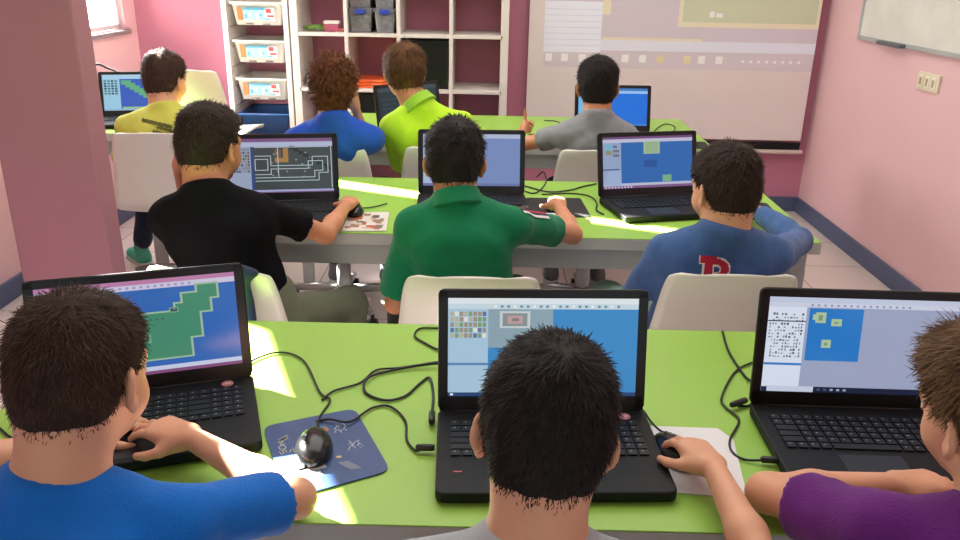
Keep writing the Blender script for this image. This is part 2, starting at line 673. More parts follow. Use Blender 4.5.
def make_hair(H, h, nb, v, seed):
    S = H.s
    core = H.core() + [RC(H.p(0, -0.030, -0.045), nb - np.array([0, 0, 0.03]), 0.051 * S, 0.050 * S, 0.03)]
    tt, ts, tn = 0.75 * h.get('top', 0.016), 0.6 * h.get('side', 0.009), max(0.0045, h.get('nape', 0.004))
    w1, w2 = waves(seed, 70 / S), waves(seed + 5, 170 / S)
    hy = [-0.12, -0.075, -0.045, -0.024, -0.008, 0.012, 0.024, 0.05, 0.08, 0.12]
    nd = h.get('drop', 0.0)
    hz = [-0.088 - nd, -0.088 - nd, -0.076 - nd, -0.050, -0.004 - h.get('over', 0.0), 0.004 - h.get('over', 0.0), 0.000, 0.040, 0.052, 0.058]

    def fn(X, Y, Z):
        x, y, z = H.local(X, Y, Z)
        d = None
        for p in core:
            q = p.f(X, Y, Z)
            d = q if d is None else smin(d, q, F32(0.03 * S))
        k = np.clip((z + 0.085) / 0.11, 0, 1)
        k = k * k * (3 - 2 * k)
        t = tn + (ts - tn) * k + (tt - ts) * np.clip((z - 0.02) / 0.06, 0, 1)
        fr = np.clip((y - 0.03) / 0.06, 0, 1) * np.clip((z - 0.02) / 0.04, 0, 1)
        t = t + fr * h.get('fringe', 0.004)
        d = d - t.astype(F32) * F32(S)
        amp = h.get('amp', 0.003) * S
        at = np.clip((z + 0.07) / 0.08, 0.12, 1).astype(F32)
        d = d + at * (F32(amp) * w1(X, Y, Z) + F32(amp * 0.5) * w2(X, Y, Z))
        yy = np.interp(y.ravel(), hy, hz).reshape(y.shape).astype(F32)
        vn = F32(h.get('vee', 0.012)) * np.clip(1 - np.abs(x) / 0.045, 0, 1) * (y < -0.03)
        cut = ((yy - vn) - z) * F32(S) * F32(0.8) + F32(0.0035) * w2(X * 2, Y * 2, Z)
        return -smin(-d, -cut, F32(0.006 * S))
    m = 0.16 * S
    V, Q = solid([FN(H.c - m, H.c + m, fn, 0.002)], v, relax=1)
    # strands
    rng = np.random.RandomState(seed)
    A, B, C = V[Q[:, 0]], V[Q[:, 1]], V[Q[:, 2]]
    D_ = V[Q[:, 3]]
    nrm = np.cross(C - A, D_ - B)
    ar = np.linalg.norm(nrm, axis=1) * 0.5
    nrm = nrm / (2 * ar[:, None] + 1e-12)
    cen = (A + B + C + D_) / 4
    # keep to the outside of the cap
    rel = (cen - H.p(0, -0.008, 0.012))
    ok = (nrm * rel).sum(1) > 0.25 * np.linalg.norm(rel, axis=1)
    pr = ar * ok
    N = int(h.get('n', 3000) * 1.5)
    f = rng.choice(len(Q), N, p=pr / pr.sum())
    a, b = rng.rand(N, 1), rng.rand(N, 1)
    root = (A[f] * (1 - a) + B[f] * a) * (1 - b) + (D_[f] * (1 - a) + C[f] * a) * b
    n = nrm[f]
    wh = H.p(h.get('whorl', 0.01), -0.060, 0.10)
    t = root - wh
    t = t + 0.02 * np.array([0, 0, -1.0])
    if h.get('part') is not None:
        t = t * 0.4 + np.array(h['part'])[None] * 0.06
    t = t - n * (t * n).sum(1, keepdims=True)
    t /= np.linalg.norm(t, axis=1, keepdims=True) + 1e-9
    t += rng.normal(size=(N, 3)) * h.get('mess', 0.28)
    t /= np.linalg.norm(t, axis=1, keepdims=True)
    zz = ((root - H.c) @ H.u) / S
    L = 0.72 * h.get('len', 0.02) * S * (0.55 + 0.6 * rng.rand(N, 1)) * (0.35 + 0.65 * np.clip((zz[:, None] + 0.09) / 0.10, 0, 1))
    wdt = np.cross(n, t)
    wdt /= np.linalg.norm(wdt, axis=1, keepdims=True) + 1e-9
    w = 0.62 * h.get('w', 0.0011) * S
    lift = 0.5 * h.get('lift', 0.30)
    cu = h.get('curl', 0.0)
    c1 = rng.normal(size=(N, 3)) * cu
    p0 = root - n * 0.0015
    p1 = root + (t * 0.5 + n * lift * 0.55 + c1) * L
    p2 = root + (t * 0.95 + n * lift * 0.75 - c1 * 0.6) * L
    p3 = root + (t * 1.25 + n * lift * 0.55 + c1[:, ::-1] * 0.8) * L
    SV = np.stack([p0 - wdt * w, p0 + wdt * w, p1 - wdt * w, p1 + wdt * w, p2 - wdt * w * 0.8, p2 + wdt * w * 0.8, p3 - wdt * w * 0.15, p3 + wdt * w * 0.15], 1).reshape(-1, 3)
    o = np.arange(N)[:, None] * 8
    SQ = np.concatenate([o + np.array([[0, 1, 3, 2]]), o + np.array([[2, 3, 5, 4]]), o + np.array([[4, 5, 7, 6]])])
    return mesh_from('hair', [(V, Q), (SV, SQ)])


def mid(a, b, t):
    return np.array(a, float) * (1 - t) + np.array(b, float) * t


def person(label, head, yaw, pitch, roll, sc, nb, shl, shr, pelvis, elb, wri, hands, knees, feet, skin, hair, hair_mat, shirt, shirt_mat,
           trousers_mat, shoe_mat, v=0.006, hv=0.004, seed=1, group=None):
    H = Head(head, yaw, pitch, roll, sc)
    S = sc
    nb, shl, shr, pelvis = [np.array(q, float) for q in (nb, shl, shr, pelvis)]
    elb, wri = [[np.array(q, float) for q in e] for e in (elb, wri)]
    knees, feet = [[np.array(q, float) for q in e] for e in (knees, feet)]
    root = thing('person', label, 'person', (float(pelvis[0]), float(pelvis[1]), 0.0), 0, group)
    org = np.array([pelvis[0], pelvis[1], 0.0])
    rt = nz((shr - shl) * np.array([1, 1, 0.6]))
    back = nz(np.cross(np.array([0, 0, 1.0]), rt)) * -1.0
    hip = 0.075 * S

    def torso(off):
        P = []
        up = nb - pelvis
        waist = pelvis + up * 0.38 + back * 0.014
        chest = pelvis + up * 0.72 + back * 0.020
        rp = nz(rt * np.array([1, 1, 0.2]))
        P.append(RC(nb - up * 0.06 + back * 0.004, chest, 0.050 * S + off, 0.062 * S + off, 0.04))
        for sg, sh in ((-1, shl), (1, shr)):
            h0 = pelvis + rp * sg * 0.060
            w0 = waist + rp * sg * 0.052
            c0 = chest + rp * sg * 0.062
            s0 = mid(nb, sh, 0.62) - np.array([0, 0, 0.035])
            P += [RC(h0, w0, 0.080 * S + off, 0.068 * S + off, 0.04), RC(w0, c0, 0.068 * S + off, 0.069 * S + off, 0.04),
                  RC(c0, s0, 0.069 * S + off, 0.044 * S + off, 0.05),
                  RC(nb - np.array([0, 0, 0.012]), sh - np.array([0, 0, 0.004]), 0.034 * S + off, 0.034 * S + off, 0.05)]
        return P
    UA, EA, WA = 0.036 * S, 0.030 * S, 0.0190 * S
    # ---- body
    P = torso(-0.008)
    P.append(RC(H.p(0, -0.030, -0.045), nb - np.array([0, 0, 0.03]), 0.051 * S, 0.052 * S, 0.03))
    hp = []
    for i, sh in enumerate((shl, shr)):
        E, W = elb[i], wri[i]
        m = mid(E, W, 0.35)
        P += [RC(sh, E, UA, EA, 0.02), RC(E, m, EA * 0.98, EA * 0.98, 0.015), RC(m, W, EA * 0.98, WA, 0.015)]
        hp.append(hand_prims(W, hands[i][0], hands[i][1], i == 1, hands[i][2], 0.93 * S))
    for i, sg in enumerate((-1, 1)):
        h0 = pelvis + rt * sg * hip
        P += [RC(h0, knees[i], 0.066 * S, 0.050 * S, 0.03), RC(knees[i], feet[i] + np.array([0, 0, 0.0]), 0.050 * S, 0.032 * S, 0.02)]
    HP = H.prims(nb - np.array([0, 0, 0.03]))
    hc = H.p(0, 0.0, -0.012)
    hr = 0.128 * S
    parts = []
    cl = [(hc, hr)]
    for i in range(2):
        d = nz(hands[i][0])
        cl.append((wri[i] + d * 0.055, 0.072 * S + 0.012))

    def post(D, X, Y, Z):
        for c, r in cl:
            D = np.maximum(D, F32(r - 0.012) - np.sqrt((X - F32(c[0])) ** 2 + (Y - F32(c[1])) ** 2 + (Z - F32(c[2])) ** 2))
        return D
    P += [p for p in HP if p.op == 'u' and p.lo[2] < hc[2] - 0.05]
    V, Q = solid(P, max(v, 0.006), post=post)
    c4 = V[Q].mean(1)
    kp = np.ones(len(Q), bool)
    for c, r in cl:
        kp &= np.linalg.norm(c4 - c, axis=1) > r + 0.010
    parts.append((V, Q[kp]))

    def trim(VQ, c, r):
        V, Q = VQ
        return V, Q[np.linalg.norm(V[Q].mean(1) - c, axis=1) < r]

    def keep(c, r):
        def post(D, X, Y, Z):
            return np.maximum(D, np.sqrt((X - F32(c[0])) ** 2 + (Y - F32(c[1])) ** 2 + (Z - F32(c[2])) ** 2) - F32(r))
        return post
    parts.append(trim(solid(HP + [p for p in P if isinstance(p, RC) and p.hi[2] > nb[2] - 0.08 and p not in HP], hv, hc - hr - 0.035, hc + hr + 0.035, keep(hc, hr + 0.028)), hc, hr + 0.016))
    nh = [len(parts)]
    for i in range(2):
        c, r = cl[1 + i]
        arm = RC(mid(elb[i], wri[i], 0.35), wri[i], EA * 0.98, WA, 0.015)
        parts.append(trim(solid([arm, RC(elb[i], mid(elb[i], wri[i], 0.35), EA * 0.98, EA * 0.98, 0.015)] + hp[i], 0.0028 if v < 0.0065 else 0.0036, c - r - 0.03, c + r + 0.03, keep(c, r + 0.026)), c, r + 0.015))
    me = mesh_from('body', [(V - org, Q) for V, Q in parts])
    bo = link('body', me, [skin, LIP, EYE_WHITE, IRIS], root, True)
    # eyes and lips get their own colours
    n = len(me.polygons)
    cen = np.zeros(n * 3)
    me.polygons.foreach_get('center', cen)
    cen = cen.reshape(-1, 3) + org
    l = (cen - H.c) @ H.M.T / S
    mi = np.zeros(n, np.int32)
    for sg in (-1, 1):
        q = l - np.array([sg * 0.030, 0.0775, -0.008])
        e = (np.linalg.norm(q, axis=1) < 0.0136) & (q[:, 1] > 0.003) & (q[:, 2] < 0.0034) & (q[:, 2] > -0.0052)
        mi[e] = 2
        mi[e & (np.hypot(q[:, 0], q[:, 2]) < 0.0058)] = 3
    lm = (np.abs(l[:, 0]) < 0.020) & (np.abs(l[:, 2] + 0.071) < 0.0085) & (l[:, 1] > 0.086)
    mi[lm] = 1
    me.polygons.foreach_set('material_index', mi)
    # ---- hair
    hm = make_hair(H, hair, nb, hv, seed)
    hm.transform(Matrix.Translation(-Vector(org)))
    link('hair', hm, hair_mat, root, True)
    # ---- shirt
    w1 = waves(seed + 11, 22)
    w2 = waves(seed + 17, 48)
    SP = torso(0.008)
    sub = []
    for i, sh in enumerate((shl, shr)):
        E, W = elb[i], wri[i]
        if shirt.get('long'):
            m = mid(E, W, 0.9)
            dv = nz(W - E)
            a, b = RC(E, m, EA + 0.011, WA + 0.014), None
            SP.append(RC(sh, E, UA + 0.011, EA + 0.012, 0.03))
            pe = m
            SP.append(FN(np.minimum(a.lo, a.hi) - 0.02, a.hi + 0.02, (lambda a, pe, dv: lambda X, Y, Z: np.maximum(a.f(X, Y, Z), (X - F32(pe[0])) * F32(dv[0]) + (Y - F32(pe[1])) * F32(dv[1]) + (Z - F32(pe[2])) * F32(dv[2])))(a, pe, dv), 0.02))
            sub.append(RC(pe - dv * 0.012, pe + dv * 0.05, WA + 0.004, WA + 0.004, 0.003, 's'))
        else:
            fr = shirt.get('frac', (0.72, 0.72))[i]
            dv = nz(E - sh)
            pe = mid(sh, E, fr)
            r1 = UA + (EA - UA) * fr
            a = RC(sh, pe + dv * 0.08, UA + 0.010, r1 + shirt.get('flare', 0.021))
            SP.append(FN(a.lo - 0.02, a.hi + 0.02, (lambda a, pe, dv: lambda X, Y, Z: np.maximum(a.f(X, Y, Z), (X - F32(pe[0])) * F32(dv[0]) + (Y - F32(pe[1])) * F32(dv[1]) + (Z - F32(pe[2])) * F32(dv[2])))(a, pe, dv), 0.03))
            sub.append(RC(pe - dv * 0.012, pe + dv * 0.09, r1 + 0.0035, r1 + 0.004, 0.003, 's'))
    nd = nz(H.p(0, -0.03, -0.06) - nb)
    sub.append(RC(nb + nd * 0.058, nb + nd * 0.16, 0.054 * S, 0.075 * S, 0.006, 's'))
    rc = nb + nd * shirt.get('neck', 0.004)
    RR = 0.0555 * S

    def ring(X, Y, Z):
        px, py, pz = X - F32(rc[0]), Y - F32(rc[1]), Z - F32(rc[2])
        t = px * F32(nd[0]) + py * F32(nd[1]) + pz * F32(nd[2])
        rr = np.sqrt(np.maximum(px * px + py * py + pz * pz - t * t, 0))
        return np.sqrt((rr - F32(RR + 0.004)) ** 2 + (t * F32(0.6)) ** 2) - F32(0.0085)
    sub.append(FN(rc - 0.09, rc + 0.09, ring, 0.012))
    zc = float(pelvis[2]) - 0.035

    def spost(D, X, Y, Z):
        att = np.clip((np.sqrt((X - F32(nb[0])) ** 2 + (Y - F32(nb[1])) ** 2 + (Z - F32(nb[2])) ** 2) - 0.07) / 0.05, 0, 1).astype(F32)
        D = D + att * F32(shirt.get('wr', 0.0045)) * w1(X, Y, Z) + att * F32(shirt.get('wr', 0.0045) * 0.35) * w2(X, Y, Z)
        return np.maximum(D, F32(zc) - Z)
    V, Q = solid(SP + sub, 0.0055, post=spost, relax=1)
    sm = mesh_from('shirt', [(V - org, Q)])
    so_ = link(shirt.get('name', 't_shirt'), sm, shirt_mat, root, True)
    if shirt.get('collar'):
        ax = nd
        cb = nb + nd * 0.002
        cr = 0.058 * S

        def cf(X, Y, Z):
            px, py, pz = X - F32(cb[0]), Y - F32(cb[1]), Z - F32(cb[2])
            t = px * F32(ax[0]) + py * F32(ax[1]) + pz * F32(ax[2])
            rr = np.sqrt(np.maximum(px * px + py * py + pz * pz - t * t, 0))
            fd = -(px * F32(back[0]) + py * F32(back[1]) + pz * F32(back[2]))
            outer = cr + 0.012 - 0.30 * (t - 0.01)
            d1 = np.maximum(np.abs(rr - (cr + 0.010 - 0.28 * t)) - 0.0055, np.abs(t - 0.006) - 0.024)
            gap = 0.022 - np.hypot(fd - 0.06, (px * F32(rt[0]) + py * F32(rt[1])))
            return np.maximum(d1, gap)
        V, Q = solid([FN(cb - 0.11, cb + 0.11, cf, 0.001)], 0.0045, relax=2)
        link('collar', mesh_from('collar', [(V - org, Q)]), shirt.get('collar_mat', shirt_mat), so_, True)
    # ---- trousers
    TP = []
    for i, sg in enumerate((-1, 1)):
        h0 = pelvis + rt * sg * hip
        an = mid(knees[i], feet[i], 0.88)
        TP += [RC(h0, knees[i], 0.074 * S, 0.060 * S, 0.03), RC(knees[i], an, 0.060 * S, 0.048 * S, 0.02),
               RC(pelvis + rt * sg * 0.055 - np.array([0, 0, 0.0]), pelvis + rt * sg * 0.055 + np.array([0, 0, 0.07]), 0.082 * S, 0.080 * S, 0.03)]
    tp = waves(seed + 31, 26)
    V, Q = solid(TP, 0.009, post=lambda D, X, Y, Z: np.maximum(D + F32(0.004) * tp(X, Y, Z), F32(0.452) - Z + F32(3.0) * (np.abs(X - F32(pelvis[0])) > 9)) if False else D + F32(0.004) * tp(X, Y, Z))
    link('trousers', mesh_from('trousers', [(V - org, Q)]), trousers_mat, root, True)
    # ---- shoes
    for i in range(2):
        a = feet[i]
        k = nz((a - knees[i]) * np.array([1, 1, 0]) + np.array([0, 0.08, 0]))
        heel = np.array([a[0], a[1], a[2] - 0.045]) - k * 0.02
        toe = heel + k * 0.145 * S
        b = float(a[2]) - 0.079
        V, Q = solid([RC(heel, toe + np.array([0, 0, -0.012]), 0.036 * S, 0.032 * S, 0.02), RC(heel, a + np.array([0, 0, 0.012]), 0.036 * S, 0.036 * S, 0.02)], 0.007,
                     post=lambda D, X, Y, Z: np.maximum(D, F32(b) - Z))
        sh = link('shoe', mesh_from('shoe', [(V - org, Q)]), shoe_mat, root, True)
        s = MB()
        ang = math.atan2(k[1], k[0])
        s.slab(rrect(0.225 * S, 0.078 * S, 0.036, cx=0.062 * S), 0, 0.016, M=Matrix.Translation(Vector((heel[0] - org[0], heel[1] - org[1], b - 0.001))) @ Matrix.Rotation(ang, 4, 'Z'))
        s.build('sole', mat('sole_white', (205, 205, 200), 0.6), sh)
    return root, so_, bo, org


def decal(name, target, org, centre, ru, uu, size, cell, fn, mats, parent, away, off=0.0025):
    """small printed patch lying on a garment; fn(u, v) gives a material slot or -1"""
    me = target.data
    bvh = BVHTree.FromPolygons([v.co.copy() for v in me.vertices], [tuple(p.vertices) for p in me.polygons])
    c, ru, uu, away = [Vector(q) for q in (np.array(centre) - org, ru, uu, away)]
    nu, nv = int(size[0] / cell), int(size[1] / cell)
    bm = bmesh.new()
    cache = {}

    def vert(i, j):
        if (i, j) not in cache:
            p = c + ru * ((i / nu - 0.5) * size[0]) + uu * ((j / nv - 0.5) * size[1]) + away * 0.3
            h, n, _, _ = bvh.ray_cast(p, -away)
            cache[i, j] = None if h is None else bm.verts.new(h + n * off)
        return cache[i, j]
    for i in range(nu):
        for j in range(nv):
            m = fn((i + 0.5) / nu, (j + 0.5) / nv)
            if m < 0:
                continue
            q = [vert(i, j), vert(i + 1, j), vert(i + 1, j + 1), vert(i, j + 1)]
            if None in q:
                continue
            f = bm.faces.new(q)
            f.material_index = m
            f.smooth = True
    o = bpy.data.meshes.new(name)
    bm.to_mesh(o)
    bm.free()
    return link(name, o, mats, parent)


# ------------------------------------------------------------------ room
XL, XR, YB, HC = -2.24, 2.10, 5.29, 3.0
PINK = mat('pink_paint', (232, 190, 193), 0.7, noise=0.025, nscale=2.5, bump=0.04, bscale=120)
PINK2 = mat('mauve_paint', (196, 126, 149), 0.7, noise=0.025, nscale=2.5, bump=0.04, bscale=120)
PINK_SHADED = mat('column_paint', (170, 116, 131), 0.7, noise=0.03, nscale=2.5, bump=0.04, bscale=120)  # wall pink darkened: the pillar's shade is put into the colour
CEIL = mat('ceiling_white', (225, 222, 216), 0.8)
SKIRT = mat('blue_skirting', (82, 92, 122), 0.5, noise=0.06)
struct(MB().box((0, 2.0, -0.05), (5.6, 7.4, 0.1)).build('floor', tile_mat()))
struct(MB().box((0, 2.0, HC + 0.05), (4.66, 7.4, 0.1)).build('ceiling', CEIL))
struct(MB().box((0, YB + 0.06, HC / 2), (XR - XL + 0.4, 0.12, HC)).build('wall_back', PINK2))
struct(MB().box((XR + 0.06, 2.0, HC / 2), (0.12, 7.0, HC)).build('wall_right', PINK))
# left wall around two window openings
wl = MB()
YA0, YA1, ZA0, ZA1 = 3.72, 5.12, 1.115, 2.86
YB0, YB1, ZB0, ZB1 = 2.17, 2.81, 1.20, 2.62


def wrect(y0, y1, z0, z1):
    wl.box((XL - 0.04, (y0 + y1) / 2, (z0 + z1) / 2), (0.08, y1 - y0, z1 - z0))


wrect(-1.6, YB0, 0, HC)
wrect(YB1, YA0, 0, HC)
wrect(YA1, YB + 0.12, 0, HC)
for a, b, c, d in ((YB0, YB1, ZB0, ZB1), (YA0, YA1, ZA0, ZA1)):
    wrect(a, b, 0, c)
    wrect(a, b, d, HC)
struct(wl.build('wall_left', PINK))
FRAME = mat('window_frame_white', (232, 228, 228), 0.4)
SILL = mat('sill_grey', (140, 128, 132), 0.5)
GLARE = mat('bright_frosted_pane', (255, 252, 246), 0.4, noise=0.0, emit=3.2)
for i, (a, b, c, d, zo) in enumerate(((YA0, YA1, ZA0, ZA1, 1.60), (YB0, YB1, ZB0, ZB1, 1.72))):
    m = MB()
    for y in (a + 0.02, b - 0.02):
        m.box((XL - 0.045, y, (c + d) / 2), (0.04, 0.03, d - c), 0.006)
    for z in (c + 0.02, d - 0.02):
        m.box((XL - 0.045, (a + b) / 2, z), (0.04, b - a, 0.03), 0.006)
    w = struct(m.build('window_%d' % (i + 1), FRAME))
    MB().box((XL + 0.005, (a + b) / 2, c - 0.012), (0.05, b - a + 0.04, 0.026), 0.004).build('window_sill', SILL, w)
# daylight sky behind the far window
MB_sky = MB().box((XL - 0.8, 6.2, 0.95), (0.02, 5.4, 1.3))
skyp = struct(MB_sky.build('background_sky', mat('white_sky', (255, 252, 248), 0.9, noise=0.0, emit=7.0)))
# unseen blinds, added and cut to shape the sun stripe and desk patches
BLIND = mat('blind_fabric', (214, 208, 200), 0.8)
xb = XL - 0.03


def plate(mb, poly):
    bm = mb.bm
    a = [bm.verts.new((xb - 0.004, y, z)) for y, z in poly]
    b = [bm.verts.new((xb + 0.004, y, z)) for y, z in poly]
    n = len(poly)
    bm.faces.new(a)
    bm.faces.new(b[::-1])
    for i in range(n):
        bm.faces.new((a[i], b[i], b[(i + 1) % n], a[(i + 1) % n]))


b1 = MB()
s0a, s0b, s1a, s1b = 3.965, 4.065, 4.215, 4.275
z0_, z1_, zb_ = 1.93, 2.80, 1.66
plate(b1, [(4.09, ZA0), (4.40, ZA0), (4.40, 1.43), (4.09, 1.43)])
plate(b1, [(4.09, 1.74), (4.40, 1.74), (4.40, 1.34), (YA1 + 0.02, 1.34), (YA1 + 0.02, z0_), (4.09, z0_)])
plate(b1, [(YA0 - 0.02, ZA0), (4.09, ZA0), (4.09, z0_), (YA0 - 0.02, z0_)])
plate(b1, [(YA0 - 0.02, z0_), (s0a, z0_), (s1a, z1_), (YA0 - 0.02, z1_)])
plate(b1, [(s0b, z0_), (YA1 + 0.02, z0_), (YA1 + 0.02, z1_), (s1b, z1_)])
plate(b1, [(YA0 - 0.02, z1_), (YA1 + 0.02, z1_), (YA1 + 0.02, ZA1), (YA0 - 0.02, ZA1)])
tag(b1.build('sun_shaping_blind', BLIND), 'added blind in the far window with a slit shaping the sun stripe', 'blind')
b2 = MB()
plate(b2, [(YB0 - 0.02, 2.235), (2.30, 2.20), (2.557, 2.075), (2.79, 1.985), (YB1 + 0.02, 1.97), (YB1 + 0.02, ZB1), (YB0 - 0.02, ZB1)])
plate(b2, [(YB0 - 0.02, ZB0), (2.20, ZB0), (2.20, 2.22), (YB0 - 0.02, 2.235)])
plate(b2, [(2.20, ZB0), (2.40, ZB0), (2.40, 2.09), (2.25, 2.09), (2.245, 2.135), (2.20, 2.135)])
tag(b2.build('sun_shaping_blind', BLIND), 'added blind in the near side window cut to shape the front sun patches', 'blind')
# thin pillar on the left
CX0, CX1, CY0, CY1 = -1.43, -1.145, 2.30, 2.395
col = struct(MB().box(((CX0 + CX1) / 2, (CY0 + CY1) / 2, HC / 2), (CX1 - CX0, CY1 - CY0, HC), 0.008).build('wall_pillar', PINK_SHADED))
# skirting
struct(MB().box((XR - 0.009, 2.0, 0.05), (0.018, 6.56, 0.10), 0.004).build('baseboard_right', SKIRT))
struct(MB().box((1.1, YB - 0.009, 0.05), (XR - 0.11, 0.018, 0.10), 0.004).build('baseboard_back', SKIRT))
struct(MB().box((XL + 0.009, 3.5, 0.05), (0.018, 3.5, 0.10), 0.004).build('baseboard_left', SKIRT))

# projection screen
ps = thing('projection_screen', 'large pale projection screen hanging on the pink back wall', 'screen', (1.15, YB - 0.06, 0.41))
SCRM = mat('screen_fabric', (238, 227, 224), 0.75, noise=0.01)
sx0, sx1 = 0.24 - 1.15, 2.03 - 1.15
m = MB()
m.box(((sx0 + sx1) / 2, 0.0, 1.28), (sx1 - sx0, 0.006, 2.40))
m.build('screen_surface', SCRM, ps)
MB().box(((sx0 + sx1) / 2, -0.004, 0.045), (sx1 - sx0, 0.004, 0.045)).build('black_border', BLACK_MATT, ps)
MB().box(((sx0 + sx1) / 2, 0.0, 0.006), (sx1 - sx0 + 0.05, 0.03, 0.026), 0.01).build('bottom_bar', mat('cream_bar', (214, 200, 190), 0.5), ps)
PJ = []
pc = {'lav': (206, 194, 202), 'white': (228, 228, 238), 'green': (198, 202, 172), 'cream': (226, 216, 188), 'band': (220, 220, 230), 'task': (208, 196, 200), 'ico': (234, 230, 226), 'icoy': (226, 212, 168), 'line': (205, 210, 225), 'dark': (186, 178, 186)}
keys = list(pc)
pm = [mat('projected_' + k, pc[k], 0.8, noise=0.01, emit=0.16) for k in keys]  # projector light painted on as faintly glowing colour areas
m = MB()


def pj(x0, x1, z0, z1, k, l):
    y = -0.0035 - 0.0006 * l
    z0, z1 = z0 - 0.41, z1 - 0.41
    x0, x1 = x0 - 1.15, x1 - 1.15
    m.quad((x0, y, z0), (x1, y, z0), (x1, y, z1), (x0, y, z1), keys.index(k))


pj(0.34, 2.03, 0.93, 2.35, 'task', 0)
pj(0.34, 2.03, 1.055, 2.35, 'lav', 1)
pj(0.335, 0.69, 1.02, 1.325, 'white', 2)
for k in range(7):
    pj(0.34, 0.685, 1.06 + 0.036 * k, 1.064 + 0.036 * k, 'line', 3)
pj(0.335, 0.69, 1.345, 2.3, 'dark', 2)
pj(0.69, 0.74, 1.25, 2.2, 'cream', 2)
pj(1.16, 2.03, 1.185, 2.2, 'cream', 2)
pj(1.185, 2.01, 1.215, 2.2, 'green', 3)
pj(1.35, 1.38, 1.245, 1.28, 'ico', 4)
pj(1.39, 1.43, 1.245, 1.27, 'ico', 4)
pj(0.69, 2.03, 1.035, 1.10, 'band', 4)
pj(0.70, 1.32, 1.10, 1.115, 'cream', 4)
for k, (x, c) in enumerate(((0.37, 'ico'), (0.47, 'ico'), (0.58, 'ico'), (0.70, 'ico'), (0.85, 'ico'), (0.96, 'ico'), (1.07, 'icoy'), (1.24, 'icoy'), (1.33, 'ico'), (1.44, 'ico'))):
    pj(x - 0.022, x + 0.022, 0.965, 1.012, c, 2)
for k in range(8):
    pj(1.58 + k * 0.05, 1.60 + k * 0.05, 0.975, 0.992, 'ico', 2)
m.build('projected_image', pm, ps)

# whiteboard, marker tray, switches on the right wall
wb = thing('whiteboard', 'whiteboard with a thin grey frame on the right pink wall', 'whiteboard', (XR, 3.9, 1.18))
MB().box((-0.010, 0.0, 0.45), (0.014, 1.70, 0.90)).build('board_surface', mat('whiteboard_white', (222, 222, 212), 0.25), wb)
m = MB()
for z in (0, 0.9):
    m.box((-0.012, 0, z), (0.024, 1.74, 0.022), 0.004)
for y in (-0.86, 0.86):
    m.box((-0.012, y, 0.45), (0.024, 0.022, 0.90), 0.004)
m.build('frame', GREY_METAL, wb)
MB().box((-0.035, 0.42, -0.002), (0.05, 0.26, 0.020), 0.006).build('marker_tray', mat('tray_grey', (92, 94, 102), 0.5), wb)
sw = thing('light_switch', 'cream plate of three light switches on the right wall', 'switch', (XR, 3.94, 1.037))
MB().box((-0.006, 0, 0), (0.012, 0.20, 0.085), 0.004).build('switch_plate', mat('switch_cream', (226, 216, 188), 0.4), sw)
for k in (-1, 0, 1):
    f = MB().box((-0.013, k * 0.058, 0), (0.008, 0.046, 0.058), 0.003).build('rocker', mat('rocker_cream', (236, 230, 208), 0.35), sw)
    MB().box((-0.018, k * 0.058, 0.0), (0.004, 0.018, 0.034), 0.001).build('socket_insert', mat('insert_tan', (186, 164, 128), 0.4), f)

# ------------------------------------------------------------------ shelving
SHW = mat('shelf_white', (226, 216, 210), 0.45, noise=0.02)
YF, YK = 4.90, YB - 0.005
sh = thing('cube_shelf', 'white cube shelf unit with open compartments against the mauve wall', 'shelf', (-0.52, (YF + YK) / 2, 0))
yc, dp = 0.0, YK - YF


def shx(x):
    return x + 0.52


xs = [-1.150, -0.846, -0.538, -0.230, 0.085]
for i, x in enumerate(xs):
    t = 0.045 if i in (0, 4) else 0.022
    MB().box((shx(x), yc, 0.90), (t, dp, 1.80), 0.002).build('upright', SHW, sh)
for z in (0.03, 0.175 + 0.32 * 0, 0.495, 0.815, 1.135, 1.455, 1.785):
    t = 0.045 if z in (0.03, 1.785) else 0.020
    if z == 0.175:
        continue
    for a, b in zip(xs, xs[1:]):
        MB().box((shx((a + b) / 2), yc, z - t / 2), (b - a - 0.022, dp, t), 0.001).build('shelf_board', SHW, sh)
tr = thing('tray_rack', 'tall narrow white rack holding sliding trays beside the cube shelf', 'rack', (-1.37, (YF + YK) / 2, 0))
SIDE = mat('rack_side', (196, 178, 176), 0.5, noise=0.02)
for x in (-1.555, -1.197):
    s = MB().box((x + 1.37, 0, 0.90), (0.030, dp, 1.80), 0.002).build('side_panel', SHW, tr)
    g = MB()
    for k in range(14):
        g.box((x + 1.37 + (0.017 if x < -1.3 else -0.017), 0.0, 0.12 + 0.115 * k), (0.006, dp - 0.03, 0.010))
    g.build('runner', SIDE, s)
MB().box((0, 0, 1.78), (0.33, dp, 0.035)).build('top_board', SHW, tr)
MB().box((0, 0, 0.03), (0.33, dp, 0.035)).build('bottom_board', SHW, tr)
TRAY = mat('tray_white', (226, 222, 214), 0.4)
LAB = [mat('label_cyan', (150, 198, 208), 0.5), mat('label_blue', (70, 150, 180), 0.5), mat('label_orange', (226, 120, 60), 0.5), mat('label_red', (190, 60, 70), 0.5), mat('label_pale', (214, 224, 222), 0.5)]


